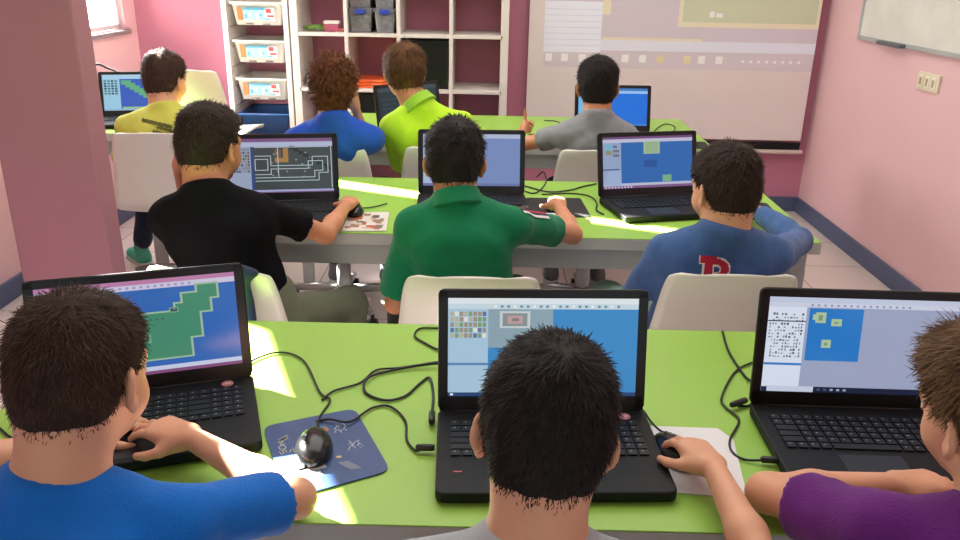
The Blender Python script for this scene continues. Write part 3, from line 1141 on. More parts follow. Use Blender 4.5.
def tray(z, label, group, m0, art=True):
    """pull-out tray with a rolled rim; z is the rim height"""
    t = thing('storage_tray', label, 'tray', (-1.37, (YF + YK) / 2, z - 0.14), 0, group)
    b = MB()
    hh = 0.115
    bm = b.bm

    def ring(w, d, zz, yo=0):
        return [bm.verts.new((x, y + yo, zz)) for x, y in rrect(w, d, 0.02)]
    r = [ring(0.262, dp - 0.09, 0.012), ring(0.298, dp - 0.05, 0.012 + hh), ring(0.318, dp - 0.02, 0.014 + hh), ring(0.320, dp - 0.016, 0.028 + hh), ring(0.300, dp - 0.04, 0.026 + hh), ring(0.288, dp - 0.06, 0.012 + hh), ring(0.256, dp - 0.10, 0.018)]
    for a, c in zip(r, r[1:]):
        for k in range(len(a)):
            f = bm.faces.new((a[k], a[(k + 1) % len(a)], c[(k + 1) % len(a)], c[k]))
            f.smooth = True
    bm.faces.new(r[0][::-1])
    bm.faces.new(r[-1])
    b.build('bin', m0, t)
    yf = -(dp - 0.05) / 2
    if art:
        l = MB()

        def q(x0, x1, z0, z1, k, mi):
            def P(x, zz):
                return (x, yf + (0.127 - zz) * 0.17 - 0.006 - 0.0008 * k, zz)
            l.quad(P(x0, z0), P(x1, z0), P(x1, z1), P(x0, z1), mi)
        q(-0.115, -0.085, 0.040, 0.112, 1, 2)
        q(-0.080, 0.105, 0.040, 0.112, 1, 0)
        q(-0.080, 0.055, 0.098, 0.112, 2, 1)
        q(0.045, 0.105, 0.040, 0.112, 2, 4)
        q(0.055, 0.085, 0.082, 0.105, 3, 3)
        q(0.060, 0.100, 0.058, 0.070, 3, 3)
        q(0.045, 0.075, 0.043, 0.052, 3, 1)
        for k in range(5):
            q(-0.072 + k * 0.022, -0.058 + k * 0.022, 0.05 + 0.012 * (k % 3), 0.075 + 0.006 * (k % 2), 2, 4 if k % 2 else 1)
        l.build('label', LAB, t)
        for x in (-0.05, 0.05):
            MB().box((x, yf + 0.024, 0.020), (0.05, 0.012, 0.014), 0.004).build('catch', mat('catch_grey', (120, 108, 112), 0.5), t)
    return t


tray(1.295, 'white storage tray with picture label, topmost in the narrow rack', 'white trays in the narrow rack', TRAY)
tray(1.080, 'white storage tray with picture label, in the middle between two other white trays', 'white trays in the narrow rack', TRAY)
tray(0.860, 'white storage tray with picture label, just above the blue tray', 'white trays in the narrow rack', TRAY)
tray(0.650, 'blue storage tray below the three white trays', None, mat('tray_blue', (52, 92, 152), 0.4), False)

# things in the cubes
CLEAR = mat('clear_plastic', (205, 205, 210), 0.15, trans=0.75, noise=0.02)
LATCH = mat('latch_blue', (42, 66, 160), 0.4)


def clear_box(x, z, w, label, tilt=0.0):
    t = thing('plastic_box', label, 'box', (x, YF + 0.14, z), tilt, 'clear toy boxes with blue latches')
    b = MB()
    bm = b.bm
    r = [[bm.verts.new((px, py, zz)) for px, py in rrect(ww, dd, 0.012)] for ww, dd, zz in ((w - 0.02, 0.20, 0.0), (w, 0.22, 0.115), (w + 0.012, 0.23, 0.116), (w + 0.012, 0.23, 0.128), (w - 0.004, 0.215, 0.126), (w - 0.024, 0.195, 0.004))]
    for a, c in zip(r, r[1:]):
        for k in range(len(a)):
            bm.faces.new((a[k], a[(k + 1) % len(a)], c[(k + 1) % len(a)], c[k]))
    bm.faces.new(r[0][::-1])
    bm.faces.new(r[-1])
    b.build('bin', CLEAR, t)
    MB().box((0, 0, 0.133), (w + 0.014, 0.232, 0.010), 0.003).build('lid', CLEAR, t)
    MB().box((0, -0.118, 0.118), (0.06, 0.012, 0.030), 0.004).build('latch', LATCH, t)
    rng = random.Random(int(x * 1000))
    cols = [(196, 150, 110), (170, 165, 160), (120, 110, 105), (205, 195, 175), (150, 80, 70), (90, 95, 110)]
    c = MB()
    for k in range(34):
        c.box((rng.uniform(-w / 2 + 0.03, w / 2 - 0.03), rng.uniform(-0.088, 0.08), 0.012 + rng.random() * 0.085), (0.03, 0.022, 0.018), 0.003, Matrix.Rotation(rng.random() * 3, 4, 'Z') @ Matrix.Rotation(rng.random(), 4, 'X'), mi=rng.randrange(6))
    o = c.build('toy_bricks', [mat('brick_%d_%d_%d' % q, q, 0.4) for q in cols], t)
    o['kind'] = 'stuff'
    return t


clear_box(-0.765, 1.137, 0.135, 'clear plastic box of toy bricks with another box standing on its lid')
clear_box(-0.765, 1.277, 0.135, 'clear plastic box stacked on another, left of the pair of tilted clear boxes')
clear_box(-0.622, 1.137, 0.120, 'narrow clear box with blue latch on the cube floor beside the stacked pair')
clear_box(-0.622, 1.277, 0.120, 'narrow clear box lying on top of the other narrow one')
# green toy and pink box with a white lid
tg = MB()
rng = random.Random(4)
for k in range(9):
    a = k * 0.7
    tg.tube(spline([(0.07 * math.cos(a), 0.04 * math.sin(a), 0.012 + 0.004 * (k % 3)), (0.03 * math.cos(a + 1), 0.03 * math.sin(a + 1), 0.028), (-0.06 * math.cos(a + 0.4), 0.03 * math.sin(a), 0.014)], 5), 0.009, 8)
o = tg.build('bead_chain', mat('toy_green', (110, 150, 70), 0.5))
o.location = (-1.045, YF + 0.10, 1.136)
tag(o, 'green heap of toy chain on the shelf board beside the pink tin', 'toy')
t = thing('pink_tin', 'small pink tin with a white lid on the shelf above the grey books', 'tin', (-0.945, YF + 0.10, 1.136))
MB().box((0, 0, 0.022), (0.085, 0.06, 0.044), 0.006).build('tin_body', mat('tin_pink', (176, 84, 110), 0.4), t)
MB().box((0, 0, 0.052), (0.092, 0.064, 0.018), 0.004).build('lid', mat('lid_white', (238, 232, 226), 0.4), t)
o = MB().box((0, 0, 0.009), (0.06, 0.05, 0.018), 0.004).box((0.02, 0.005, 0.024), (0.03, 0.03, 0.014), 0.004).build('toy_car', mat('toy_red', (180, 90, 80), 0.4))
o.location = (-0.875, YF + 0.10, 1.136)
tag(o, 'small reddish toy block right of the pink tin', 'toy')
# grey books
for k, (c, w) in enumerate((((120, 116, 122), 0.10), ((150, 148, 150), 0.095), ((96, 96, 108), 0.105))):
    t = thing('book', ('grey book at the bottom of the small pile', 'light grey book in the middle of the small pile', 'dark grey book on top of the small pile')[k] + ' in the left cube', 'book', (-1.06, YF + 0.16, 0.816 + 0.0225 * k), 0.05 * k, 'pile of grey books')
    MB().box((0, 0, 0.011), (w, 0.2, 0.014)).build('pages', mat('paper', (225, 220, 210), 0.8), t)
    cv = MB().box((0, 0, 0.002), (w + 0.006, 0.205, 0.003)).box((0, 0, 0.020), (w + 0.006, 0.205, 0.003)).box((-w / 2 - 0.002, 0, 0.011), (0.003, 0.205, 0.02))
    cv.build('cover', mat('cover_%d' % k, c, 0.5), t)
# orange folders
for k in range(3):
    t = thing('folder', ('bottom orange plastic folder lying in the cube', 'middle orange plastic folder of the pile', 'top orange plastic folder behind the curly haired child')[k], 'folder', (-0.69 + 0.008 * k, YF + 0.16, 0.816 + 0.0165 * k), 0.03 * k, 'orange folders')
    MB().box((0, 0, 0.008), (0.25, 0.27, 0.015), 0.003).build('cover', mat('folder_orange', (232, 92, 36), 0.35), t)
    MB().box((0, -0.136, 0.008), (0.06, 0.006, 0.010), 0.002).build('clasp', mat('folder_clasp', (240, 120, 60), 0.3), t)


def monitor(x, z, w, h, label):
    t = thing('monitor', label, 'monitor', (x, YF + 0.06, z))
    MB().box((0, 0, h / 2), (w, 0.035, h), 0.006).build('housing', BLACK, t)
    MB().box((0, -0.0185, h / 2), (w - 0.03, 0.002, h - 0.03)).build('panel', mat('dark_panel', (10, 10, 12), 0.35), t)
    MB().box((0, 0.05, 0.006), (w * 0.5, 0.14, 0.012), 0.004).build('stand', BLACK, t)
    return t


monitor(-0.384, 0.816, 0.275, 0.285, 'black switched-off monitor in the cube behind the lime shirt')
monitor(-0.69, 0.496, 0.275, 0.285, 'black switched-off monitor in the cube below the orange folders')


# ------------------------------------------------------------------ desks
def desk(x0, x1, y0, y1, label, g='lime green desks'):
    t = thing('desk', label, 'desk', ((x0 + x1) / 2, (y0 + y1) / 2, 0), 0, g)
    w, d = x1 - x0, y1 - y0
    MB().box((0, 0, 0.7385), (w, d, 0.003), 0.001).build('worktop', GREEN_TOP, t)
    MB().box((0, 0, 0.7185), (w + 0.001, d + 0.001, 0.037), 0.003).build('edge_band', GREY_EDGE, t)
    f = MB()
    for y in (-d / 2 + 0.035, d / 2 - 0.035):
        f.box((0, y, 0.665), (w - 0.06, 0.03, 0.07), 0.003)
    for x in (-w / 2 + 0.045, w / 2 - 0.045):
        f.box((x, 0, 0.665), (0.03, d - 0.06, 0.07), 0.003)
    f.build('frame', GREY_METAL, t)
    for sx in (-1, 1):
        for sy in (-1, 1):
            l = MB().box((sx * (w / 2 - 0.05), sy * (d / 2 - 0.05), 0.33), (0.05, 0.05, 0.62), 0.004).build('leg', GREY_METAL, t)
            MB().lathe([(0.03, 0), (0.03, 0.012), (0.024, 0.02)], (sx * (w / 2 - 0.05), sy * (d / 2 - 0.05), 0.001), 14).build('foot', BLACK, l)
    return t


desk(-0.885, 1.06, 0.985, 1.70, 'lime green desk nearest the camera with three black laptops')
desk(-0.985, 1.035, 2.365, 3.06, 'lime green desk in the middle row crossed by a strip of sunlight')
desk(-0.93, 1.06, 3.70, 4.50, 'lime green desk in front of the cube shelf and projection screen')
desk(-2.20, -1.60, 3.80, 4.27, 'small lime green desk under the bright window')


# ------------------------------------------------------------------ chairs
def chair_shell():
    prof = [(0.225, 0.425), (0.215, 0.440), (0.19, 0.449), (0.12, 0.451), (0.03, 0.446), (-0.06, 0.440), (-0.13, 0.440), (-0.175, 0.452), (-0.200, 0.485), (-0.212, 0.54), (-0.222, 0.61), (-0.236, 0.69), (-0.252, 0.765), (-0.262, 0.81), (-0.265, 0.825)]
    P = [Vector((0, y, z)) for y, z in prof]
    P = spline(P, 3)
    nu, nv = len(P), 17
    bm = bmesh.new()
    G = []
    for i, p in enumerate(P):
        u = i / (nu - 1)
        t = (P[min(i + 1, nu - 1)] - P[max(i - 1, 0)]).normalized()
        nrm = Vector((0, -t.z, t.y)) * -1
        hw = 0.205 if p.z < 0.5 else 0.205 - 0.042 * ((p.z - 0.5) / 0.325)
        if i > nu - 8:
            k = (i - (nu - 8)) / 7.0
            hw -= 0.035 * (1 - math.sqrt(max(0, 1 - k * k)))
        if i < 6:
            k = 1 - i / 6.0
            hw -= 0.045 * (1 - math.sqrt(max(0, 1 - k * k)))
        row = []
        for j in range(nv):
            v = j / (nv - 1) * 2 - 1
            cup = 0.020 * abs(v) ** 2.6 * (0.5 + 0.5 * min(1, u * 3))
            q = p + Vector((v * hw, 0, 0))
            q += (Vector((0, 0, 1)) * (1 - u) + Vector((0, 1, 0)) * u) * cup
            row.append(bm.verts.new(q))
        G.append(row)
    for a, b in zip(G, G[1:]):
        for j in range(nv - 1):
            bm.faces.new((a[j], a[j + 1], b[j + 1], b[j]))
    bmesh.ops.recalc_face_normals(bm, faces=list(bm.faces))
    bmesh.ops.solidify(bm, geom=list(bm.faces), thickness=0.010)
    for f in bm.faces:
        f.smooth = True
    me = bpy.data.meshes.new('seat_shell')
    bm.to_mesh(me)
    bm.free()
    return me


def make_chair(label):
    t = thing('swivel_chair', label, 'chair', (0, 0, 0), 0, 'white moulded swivel chairs')
    link('seat_shell', chair_shell(), WHITE_PLASTIC, t)
    MB().box((0, 0.02, 0.412), (0.20, 0.20, 0.02), 0.004).lathe([(0.05, 0.385), (0.05, 0.402)], (0, 0.02, 0), 16).build('seat_plate', BLACK, t)
    MB().lathe([(0.032, 0.075), (0.032, 0.22), (0.026, 0.225), (0.026, 0.39)], (0, 0.02, 0), 20).build('column', GREY_METAL, t)
    for k in range(5):
        a = R(72 * k + 18)
        d = Vector((math.cos(a), math.sin(a), 0))
        o = Vector((0, 0.02, 0))
        l = MB()
        l.tube([o + d * 0.015 + Vector((0, 0, 0.105)), o + d * 0.14 + Vector((0, 0, 0.098)), o + d * 0.27 + Vector((0, 0, 0.074))], [0.024, 0.020, 0.014], 10)
        lo = l.build('leg', STEEL, t)
        c = MB()
        p = o + d * 0.268
        side = Vector((-d.y, d.x, 0))
        rot = Matrix.Rotation(a, 4, 'Z') @ Matrix.Rotation(R(90), 4, 'X')
        for sg in (-1, 1):
            c.lathe([(0.020, -0.008), (0.026, -0.006), (0.026, 0.006), (0.020, 0.008)], p + side * 0.013 * sg + Vector((0, 0, 0.0265)), 16, rot)
        c.tube([p + Vector((0, 0, 0.026)), p + Vector((0, 0, 0.074))], 0.008, 8)
        c.build('caster', BLACK, lo)
    return t


chairs = [
    ((0.07, 0.66), 0, 'white chair seating the grey-shirted child at the centre of the front desk'),
    ((-0.57, 0.72), -4, 'white chair seating the bright blue t-shirt at the front desk'),
    ((0.69, 0.72), 8, 'white chair seating the purple t-shirt at the front desk'),
    ((-0.635, 2.05), -8, 'white chair behind the black t-shirt with a navy jacket on its corner'),
    ((-0.035, 2.045), 1, 'white chair directly behind the green polo shirt'),
    ((0.605, 2.10), 1, 'white chair behind the blue sweatshirt with a letter on its back'),
    ((-1.47, 3.66), 6, 'white chair with pinkish glow beside the left pillar, under the yellow shirt'),
    ((-0.650, 3.44), 0, 'white chair behind the royal blue t-shirt and curly hair'),
    ((-0.185, 3.50), 2, 'white chair behind the lime yellow polo shirt'),
    ((0.455, 3.50), 0, 'white chair behind the grey t-shirt facing the projection screen'),
    ((-1.555, 4.56), -8, 'empty white chair turned sideways in front of the tray rack'),
]
ch0 = make_chair(chairs[0][2])
for i, ((x, y), a, lab) in enumerate(chairs):
    o = ch0 if i == 0 else copy_tree(ch0)
    o.location = (x, y, 0)
    o.rotation_euler = (0, 0, R(a))
    o['label'] = lab
    if i == len(chairs) - 1:
        # this one is screwed up higher on its column
        for ch in o.children:
            if ch.name.startswith(('seat_shell', 'seat_plate')):
                ch.location.z += 0.155
            if ch.name.startswith('column'):
                ch.scale.z = 1.45
                ch.location.z = -0.034


# ------------------------------------------------------------------ laptops
def laptop(x, y, yaw, ang, label, draw, badge=None, W=0.378, D=0.250, L=0.225, z=0.7405, detail=True):
    t = thing('laptop', label, 'laptop', (x, y, z), R(yaw), 'black laptops on the desks')
    # origin at the middle of the hinge, keyboard towards -y
    b = MB()
    b.slab(rrect(W, D, 0.014, cy=-D / 2 + 0.004), 0.003, 0.022, r=0.003)
    base = b.build('base', BLACK_MATT, t)
    f = MB()
    for sx in (-1, 1):
        for yy in (-0.03, -D + 0.03):
            f.lathe([(0.009, 0), (0.009, 0.004)], (sx * (W / 2 - 0.04), yy, 0), 10)
    f.build('rubber_foot', BLACK, base)
    k = MB()
    rng = random.Random(3)
    rows, cols = 6, 17
    x0, x1, y0, y1 = -W / 2 + 0.022, W / 2 - 0.022, -0.038, -0.148
    cw, rh = (x1 - x0) / cols, (y0 - y1) / rows
    for r in range(rows):
        c = 0
        while c < cols:
            wd = 1
            if r == 5 and c == 4:
                wd = 6
            elif r in (2, 3, 4) and c in (0, 12):
                wd = 2
            if c == 13 and r < 6 and wd == 1 and r in (0,):
                pass
            cx = x0 + (c + wd / 2) * cw
            cy = y0 - (r + 0.5) * rh
            k.box((cx, cy, 0.0235), (cw * wd - 0.004, rh - 0.0035, 0.003), 0.0)
            if detail and wd == 1:
                k.quad((cx - 0.003, cy + 0.0015, 0.02515), (cx + 0.001 * rng.random(), cy + 0.0015, 0.02515), (cx + 0.0, cy + 0.004, 0.02515), (cx - 0.003, cy + 0.004, 0.02515), 1)
            c += wd
    k.build('keyboard', [KEY, KEYMARK], t)
    tp = MB().box((-0.035, -0.198, 0.0223), (0.105, 0.072, 0.0012), 0.0005).build('touchpad', mat('touchpad', (36, 36, 38), 0.35), t)
    # lid
    A = Matrix.Rotation(R(-ang), 4, 'X')
    off = Matrix.Translation((0, 0.0, 0.021))

    lid = MB()
    M = off @ A @ Matrix.Rotation(R(90), 4, 'X')
    lid.slab(rrect(W, L, 0.012, cy=L / 2), -0.008, 0.0, M=M, r=0.002)
    lo = lid.build('lid', BLACK, t)
    bz = MB()
    for (cx, cy, w, h) in ((0, L - 0.008, W - 0.006, 0.012), (0, 0.014, W - 0.006, 0.026), (-W / 2 + 0.010, L / 2, 0.014, L - 0.006), (W / 2 - 0.010, L / 2, 0.014, L - 0.006)):
        bz.box((0, 0, 0), (w, h, 0.002), 0.0, Matrix.Identity(4))
        bmesh.ops.translate(bz.bm, vec=(cx, cy, 0.0008), verts=bz.bm.verts[-8:])
    bmesh.ops.transform(bz.bm, matrix=M, verts=bz.bm.verts)
    bz.build('bezel', mat('bezel_black', (18, 18, 19), 0.3), lo)
    hg = MB()
    hg.tube([(-W / 2 + 0.03, 0.004, 0.018), (W / 2 - 0.03, 0.004, 0.018)], 0.008, 10)
    hg.build('hinge', BLACK, t)
    # display, drawn as coloured areas in 0..1 coordinates
    s = MB()
    mats = []
    dw, dh, ox, oy = W - 0.036, L - 0.044, -(W - 0.036) / 2, 0.028

    def rect(u0, v0, u1, v1, c, l=0, e=1.0):
        mm = screen_mat(c, e * draw.__dict__.get('k', 1.0))
        if mm not in mats:
            mats.append(mm)
        zz = 0.0006 + 0.00022 * l
        pts = [(ox + u * dw, oy + v * dh, zz) for u, v in ((u0, v0), (u1, v0), (u1, v1), (u0, v1))]
        s.quad(*pts, mi=mats.index(mm))
    draw(rect)
    bmesh.ops.transform(s.bm, matrix=M, verts=s.bm.verts)
    s.build('display', mats, lo)
    if badge:
        bx, by, c = badge
        bd = MB()
        bd.lathe([(0.011, 0.0), (0.011, 0.0006)], (bx, by, 0.0222), 20)
        bd.box((bx, by, 0.0230), (0.012, 0.007, 0.0005), 0, mi=1)
        bd.build('sticker', [mat('sticker_%d' % c[0], c, 0.4), mat('sticker_pale', (216, 190, 190), 0.4)], base)
        bd = MB().box((-W / 2 + 0.035, -0.19, 0.0225), (0.014, 0.0035, 0.0006))
        bd.build('red_mark', mat('mark_red', (200, 90, 90), 0.4), base)
    return t


def d_land(r):
    r(0, 0, 1, 1, (46, 98, 172))
    r(0, 0.90, 1, 1, (196, 190, 214), 1)
    r(0, 0.955, 1, 1, (178, 120, 160), 2)
    r(0, 0.0, 1, 0.035, (126, 74, 120), 1)
    r(0, 0.035, 1, 0.08, (190, 196, 220), 1)
    for u in range(14):
        r(0.30 + u * 0.035, 0.915, 0.315 + u * 0.035, 0.94, (150, 150, 190), 3)
    edge, land = (150, 178, 150), (66, 132, 104)
    blocks = [(0.28, 0.16, 0.74, 0.64), (0.10, 0.50, 0.36, 0.70), (0.68, 0.36, 0.80, 0.72), (0.72, 0.62, 0.86, 0.82), (0.80, 0.76, 0.90, 0.90), (0.18, 0.16, 0.34, 0.30), (0.05, 0.58, 0.22, 0.76)]
    for a, b, c, d in blocks:
        r(a - 0.012, b - 0.018, c + 0.012, d + 0.018, edge, 2)
    for a, b, c, d in blocks:
        r(a, b, c, d, land, 3)
    for (u, v, w) in ((0.50, 0.38, 0.026), (0.30, 0.55, 0.016), (0.67, 0.66, 0.016)):
        r(u - w * 1.5, v - w * 1.8, u + w * 1.5, v + w * 1.8, (104, 160, 124), 4)
        r(u - w, v - w, u + w, v + w * 1.2, (60, 62, 74), 5)
        r(u - w * 0.4, v, u + w * 0.6, v + w * 1.4, (120, 116, 126), 6)
    for k in range(5):
        r(0.48 + k * 0.03, 0.565, 0.495 + k * 0.03, 0.59, (56, 108, 92), 4)


def d_centre(r):
    r(0, 0, 1, 1, (56, 132, 190))
    r(0, 0.94, 1, 1, (214, 222, 226), 1)
    r(0, 0.89, 1, 0.945, (190, 208, 216), 1)
    r(0, 0.0, 1, 0.04, (40, 66, 110), 1)
    r(0, 0.04, 0.21, 0.89, (160, 190, 212), 2)
    r(0, 0.32, 0.21, 0.345, (90, 130, 175), 3)
    rng = random.Random(8)
    cols = [(120, 150, 110), (176, 170, 140), (90, 110, 150), (150, 140, 120), (215, 215, 210)]
    for i in range(8):
        for j in range(5):
            r(0.012 + i * 0.024, 0.60 + j * 0.055, 0.031 + i * 0.024, 0.645 + j * 0.055, cols[rng.randrange(5)], 3)
    r(0.21, 0.50, 0.55, 0.89, (134, 158, 170), 2)
    r(0.27, 0.70, 0.43, 0.87, (190, 200, 200), 3)
    r(0.285, 0.72, 0.415, 0.85, (130, 140, 142), 4)
    r(0.31, 0.745, 0.39, 0.825, (184, 150, 150), 5)
    r(0.335, 0.77, 0.37, 0.80, (120, 120, 122), 6)
    for k in range(20):
        r(0.24 + k * 0.034, 0.905, 0.255 + k * 0.034, 0.93, (110, 140, 160) if k % 3 else (226, 226, 226), 3)
    r(0.012, 0.01, 0.028, 0.03, (220, 225, 230), 3)


def d_right(r):
    r(0, 0, 1, 1, (150, 158, 186))
    r(0, 0.945, 1, 1, (186, 194, 216), 1)
    r(0, 0.90, 1, 0.945, (196, 200, 218), 1)
    r(0, 0.06, 0.20, 0.90, (208, 216, 232), 2)
    r(0, 0.0, 0.30, 0.06, (190, 198, 216), 1)
    r(0.28, 0.0, 1, 0.06, (24, 32, 58), 2)
    r(0.0, 0.0, 0.03, 0.05, (30, 40, 70), 3)
    r(0.215, 0.34, 0.50, 0.89, (38, 116, 190), 2)
    for (u, v, w, h) in ((0.25, 0.74, 0.055, 0.11), (0.335, 0.71, 0.055, 0.075), (0.295, 0.48, 0.05, 0.085)):
        r(u, v, u + w, v + h, (166, 190, 150), 3)
        r(u + 0.015, v + 0.025, u + w - 0.018, v + h - 0.03, (120, 146, 120), 4)
    r(0.235, 0.77, 0.25, 0.83, (166, 190, 150), 3)
    rng = random.Random(5)
    for i in range(12):
        for j in range(14):
            if rng.random() < 0.62:
                u, v = 0.010 + i * 0.0152, 0.37 + j * 0.034
                c = rng.choice([(50, 54, 60), (90, 96, 100), (140, 150, 150), (110, 120, 100)])
                r(u, v, u + 0.006 + 0.006 * rng.random(), v + 0.010 + 0.016 * rng.random(), c, 3)
    r(0.0, 0.745, 0.20, 0.757, (60, 66, 76), 4)
    r(0.0, 0.285, 0.20, 0.31, (50, 120, 190), 4)
    for k in range(16):
        r(0.22 + k * 0.034, 0.912, 0.232 + k * 0.034, 0.932, (130, 140, 170), 3)
    for k in range(5):
        r(0.30 + k * 0.035, 0.02, 0.316 + k * 0.035, 0.042, (150, 160, 180) if k > 1 else (70, 80, 110), 3)


def d_maze(r):
    r(0, 0, 1, 1, (62, 70, 72))
    r(0, 0.93, 1, 1, (120, 84, 126), 1)
    r(0, 0.85, 1, 0.94, (172, 180, 206), 1)
    r(0, 0.0, 1, 0.02, (120, 84, 126), 1)
    r(0, 0.02, 1, 0.055, (160, 164, 206), 1)
    r(0, 0.06, 0.21, 0.85, (150, 160, 186), 1)
    r(0.21, 0.06, 0.235, 0.85, (44, 74, 132), 2)
    rng = random.Random(2)
    for i in range(9):
        for j in range(8):
            r(0.005 + i * 0.022, 0.38 + j * 0.057, 0.022 + i * 0.022, 0.425 + j * 0.057, rng.choice([(96, 90, 76), (70, 76, 84), (120, 122, 120), (130, 136, 150)]), 3)
    W = (176, 190, 196)

    def ln(a, b, c, d):
        r(min(a, c) - 0.004, min(b, d) - 0.007, max(a, c) + 0.004, max(b, d) + 0.007, W, 4)
    path = [(0.25, 0.68), (0.40, 0.68), (0.40, 0.50), (0.80, 0.50), (0.80, 0.66), (0.95, 0.66), (0.95, 0.36), (0.86, 0.36), (0.86, 0.22), (0.25, 0.22)]
    for (a, b), (c, d) in zip(path, path[1:]):
        ln(a, b, c, d)
    path = [(0.25, 0.62), (0.37, 0.62), (0.37, 0.42), (0.25, 0.42), (0.25, 0.62)]
    for (a, b), (c, d) in zip(path, path[1:]):
        ln(a, b, c, d)
    path = [(0.25, 0.28), (0.82, 0.28), (0.82, 0.40), (0.90, 0.40), (0.90, 0.58), (0.76, 0.58), (0.76, 0.44), (0.40, 0.44), (0.40, 0.34), (0.25, 0.34)]
    for (a, b), (c, d) in zip(path, path[1:]):
        ln(a, b, c, d)
    ln(0.25, 0.84, 0.96, 0.84)
    ln(0.985, 0.08, 0.985, 0.84)
    ln(0.47, 0.30, 0.47, 0.86)
    r(0.44, 0.56, 0.57, 0.64, (164, 120, 66), 3)
    r(0.52, 0.60, 0.57, 0.82, (164, 120, 66), 3)
    r(0.44, 0.62, 0.50, 0.80, (112, 84, 60), 2)
    for k in range(9):
        r(0.58 + k * 0.044, 0.86 - k * 0.048, 0.63 + k * 0.044, 0.80 - k * 0.048, (40, 46, 50), 3)
    for k in range(14):
        u, v = rng.uniform(0.4, 0.8), rng.uniform(0.25, 0.75)
        r(u, v, u + 0.016, v + 0.025, (140, 148, 130), 3)


def d_lavender(r):
    r(0, 0, 1, 1, (112, 132, 180))
    r(0, 0.92, 1, 1, (168, 178, 206), 1)
    r(0, 0.0, 1, 0.05, (100, 110, 160), 1)
    r(0, 0.05, 0.18, 0.92, (160, 176, 206), 2)
    for k in range(8):
        r(0.015 + (k % 4) * 0.04, 0.60 + (k // 4) * 0.12, 0.045 + (k % 4) * 0.04, 0.69 + (k // 4) * 0.12, (90, 110, 130), 3)
    for k in range(8):
        r(0.22 + k * 0.05, 0.94, 0.245 + k * 0.05, 0.97, (120, 130, 170), 3)


def d_squares(r):
    r(0, 0, 1, 1, (36, 98, 168))
    r(0, 0.955, 1, 1, (110, 72, 120), 1)
    r(0, 0.89, 1, 0.955, (182, 184, 206), 1)
    r(0, 0, 1, 0.05, (118, 84, 130), 1)
    r(0, 0.05, 1, 0.10, (176, 180, 204), 1)
    r(0, 0.06, 0.20, 0.89, (140, 156, 190), 2)
    r(0, 0.36, 0.18, 0.385, (54, 84, 140), 3)
    r(0, 0.06, 0.20, 0.36, (158, 174, 206), 2)
    r(0.03, 0.68, 0.10, 0.86, (110, 170, 196), 3)
    r(0.03, 0.66, 0.10, 0.74, (140, 136, 100), 4)
    for k in range(8):
        r(0.115 + (k % 3) * 0.022, 0.62 + (k // 3) * 0.085, 0.13 + (k % 3) * 0.022, 0.67 + (k // 3) * 0.085, (70, 80, 90), 3)
    r(0.45, 0.66, 0.63, 0.90, (156, 182, 140), 3)
    r(0.47, 0.68, 0.61, 0.89, (142, 170, 136), 4)
    r(0.45, 0.40, 0.60, 0.54, (28, 78, 146), 3)
    r(0.66, 0.11, 0.76, 0.24, (112, 166, 130), 3)
    for k in range(9):
        r(0.02 + k * 0.035, 0.01, 0.038 + k * 0.035, 0.04, (190, 190, 210), 3)


def d_desktop(r):
    r(0, 0, 1, 1, (24, 108, 212))
    r(0, 0.86, 1, 0.93, (150, 190, 230), 1)
    r(0, 0.93, 1, 1, (60, 120, 190), 1)
    r(0, 0.0, 0.14, 0.86, (110, 180, 226), 1)
    r(0, 0.0, 1, 0.04, (60, 130, 210), 2)
    r(0, 0.28, 0.14, 0.30, (40, 110, 190), 2)


def d_dark(r):
    r(0, 0, 1, 1, (30, 46, 54))
    r(0, 0.9, 1, 1, (48, 66, 74), 1)
    for k in range(5):
        r(0.05, 0.2 + k * 0.12, 0.2 + 0.03 * k, 0.24 + k * 0.12, (40, 60, 66), 1)


def d_river(r):
    r(0, 0, 1, 1, (54, 92, 184))
    r(0, 0.88, 1, 1, (168, 204, 226), 1)
    r(0, 0, 1, 0.05, (140, 180, 210), 1)
    r(0, 0.05, 0.24, 0.88, (150, 196, 220), 1)
    rng = random.Random(12)
    for i in range(4):
        for j in range(6):
            r(0.02 + i * 0.05, 0.45 + j * 0.07, 0.055 + i * 0.05, 0.50 + j * 0.07, rng.choice([(60, 110, 120), (90, 130, 120), (40, 70, 100)]), 2)
    g = (96, 170, 124)
    for k in range(7):
        r(0.26 + k * 0.06, 0.72 - k * 0.075, 0.40 + k * 0.06, 0.84 - k * 0.075, g, 2)
    r(0.60, 0.66, 0.80, 0.84, (110, 178, 140), 2)
    r(0.70, 0.05, 0.9, 0.30, g, 2)
    r(0.26, 0.05, 0.98, 0.10, (150, 190, 130), 3)


d_maze.k = 0.95
laptop(-0.628, 1.335, 19, 10, 'black laptop before the bright blue t-shirt showing a green island map', d_land, (0.140, -0.022, (196, 120, 120)))
laptop(0.108, 1.287, 2.6, 12, 'black laptop hidden partly behind the centre front head, blue map on screen', d_centre, (0.148, -0.022, (206, 130, 140)))
laptop(0.688, 1.325, -1, 8, 'black laptop before the purple t-shirt with a blue square on pale screen', d_right)
laptop(-0.69, 2.63, 10, 14, 'black laptop before the black t-shirt showing a dark map of white outlines', d_maze, detail=False)
laptop(-0.055, 2.77, 3, 14, 'black laptop with plain lavender screen behind the green polo shirt', d_lavender, detail=False)
laptop(0.578, 2.80, 14, 14, 'black laptop before the letter sweatshirt showing blue map with pale green squares', d_squares, detail=False)
laptop(0.615, 4.00, 2, 14, 'black laptop with plain bright blue screen before the projection screen', d_desktop, detail=False)
laptop(-0.375, 3.93, 40, 10, 'black laptop with dark screen beside the lime yellow polo shirt', d_dark, detail=False)
laptop(-1.80, 4.16, 14, 16, 'black laptop on the window desk showing a blue map with green river', d_river, detail=False)

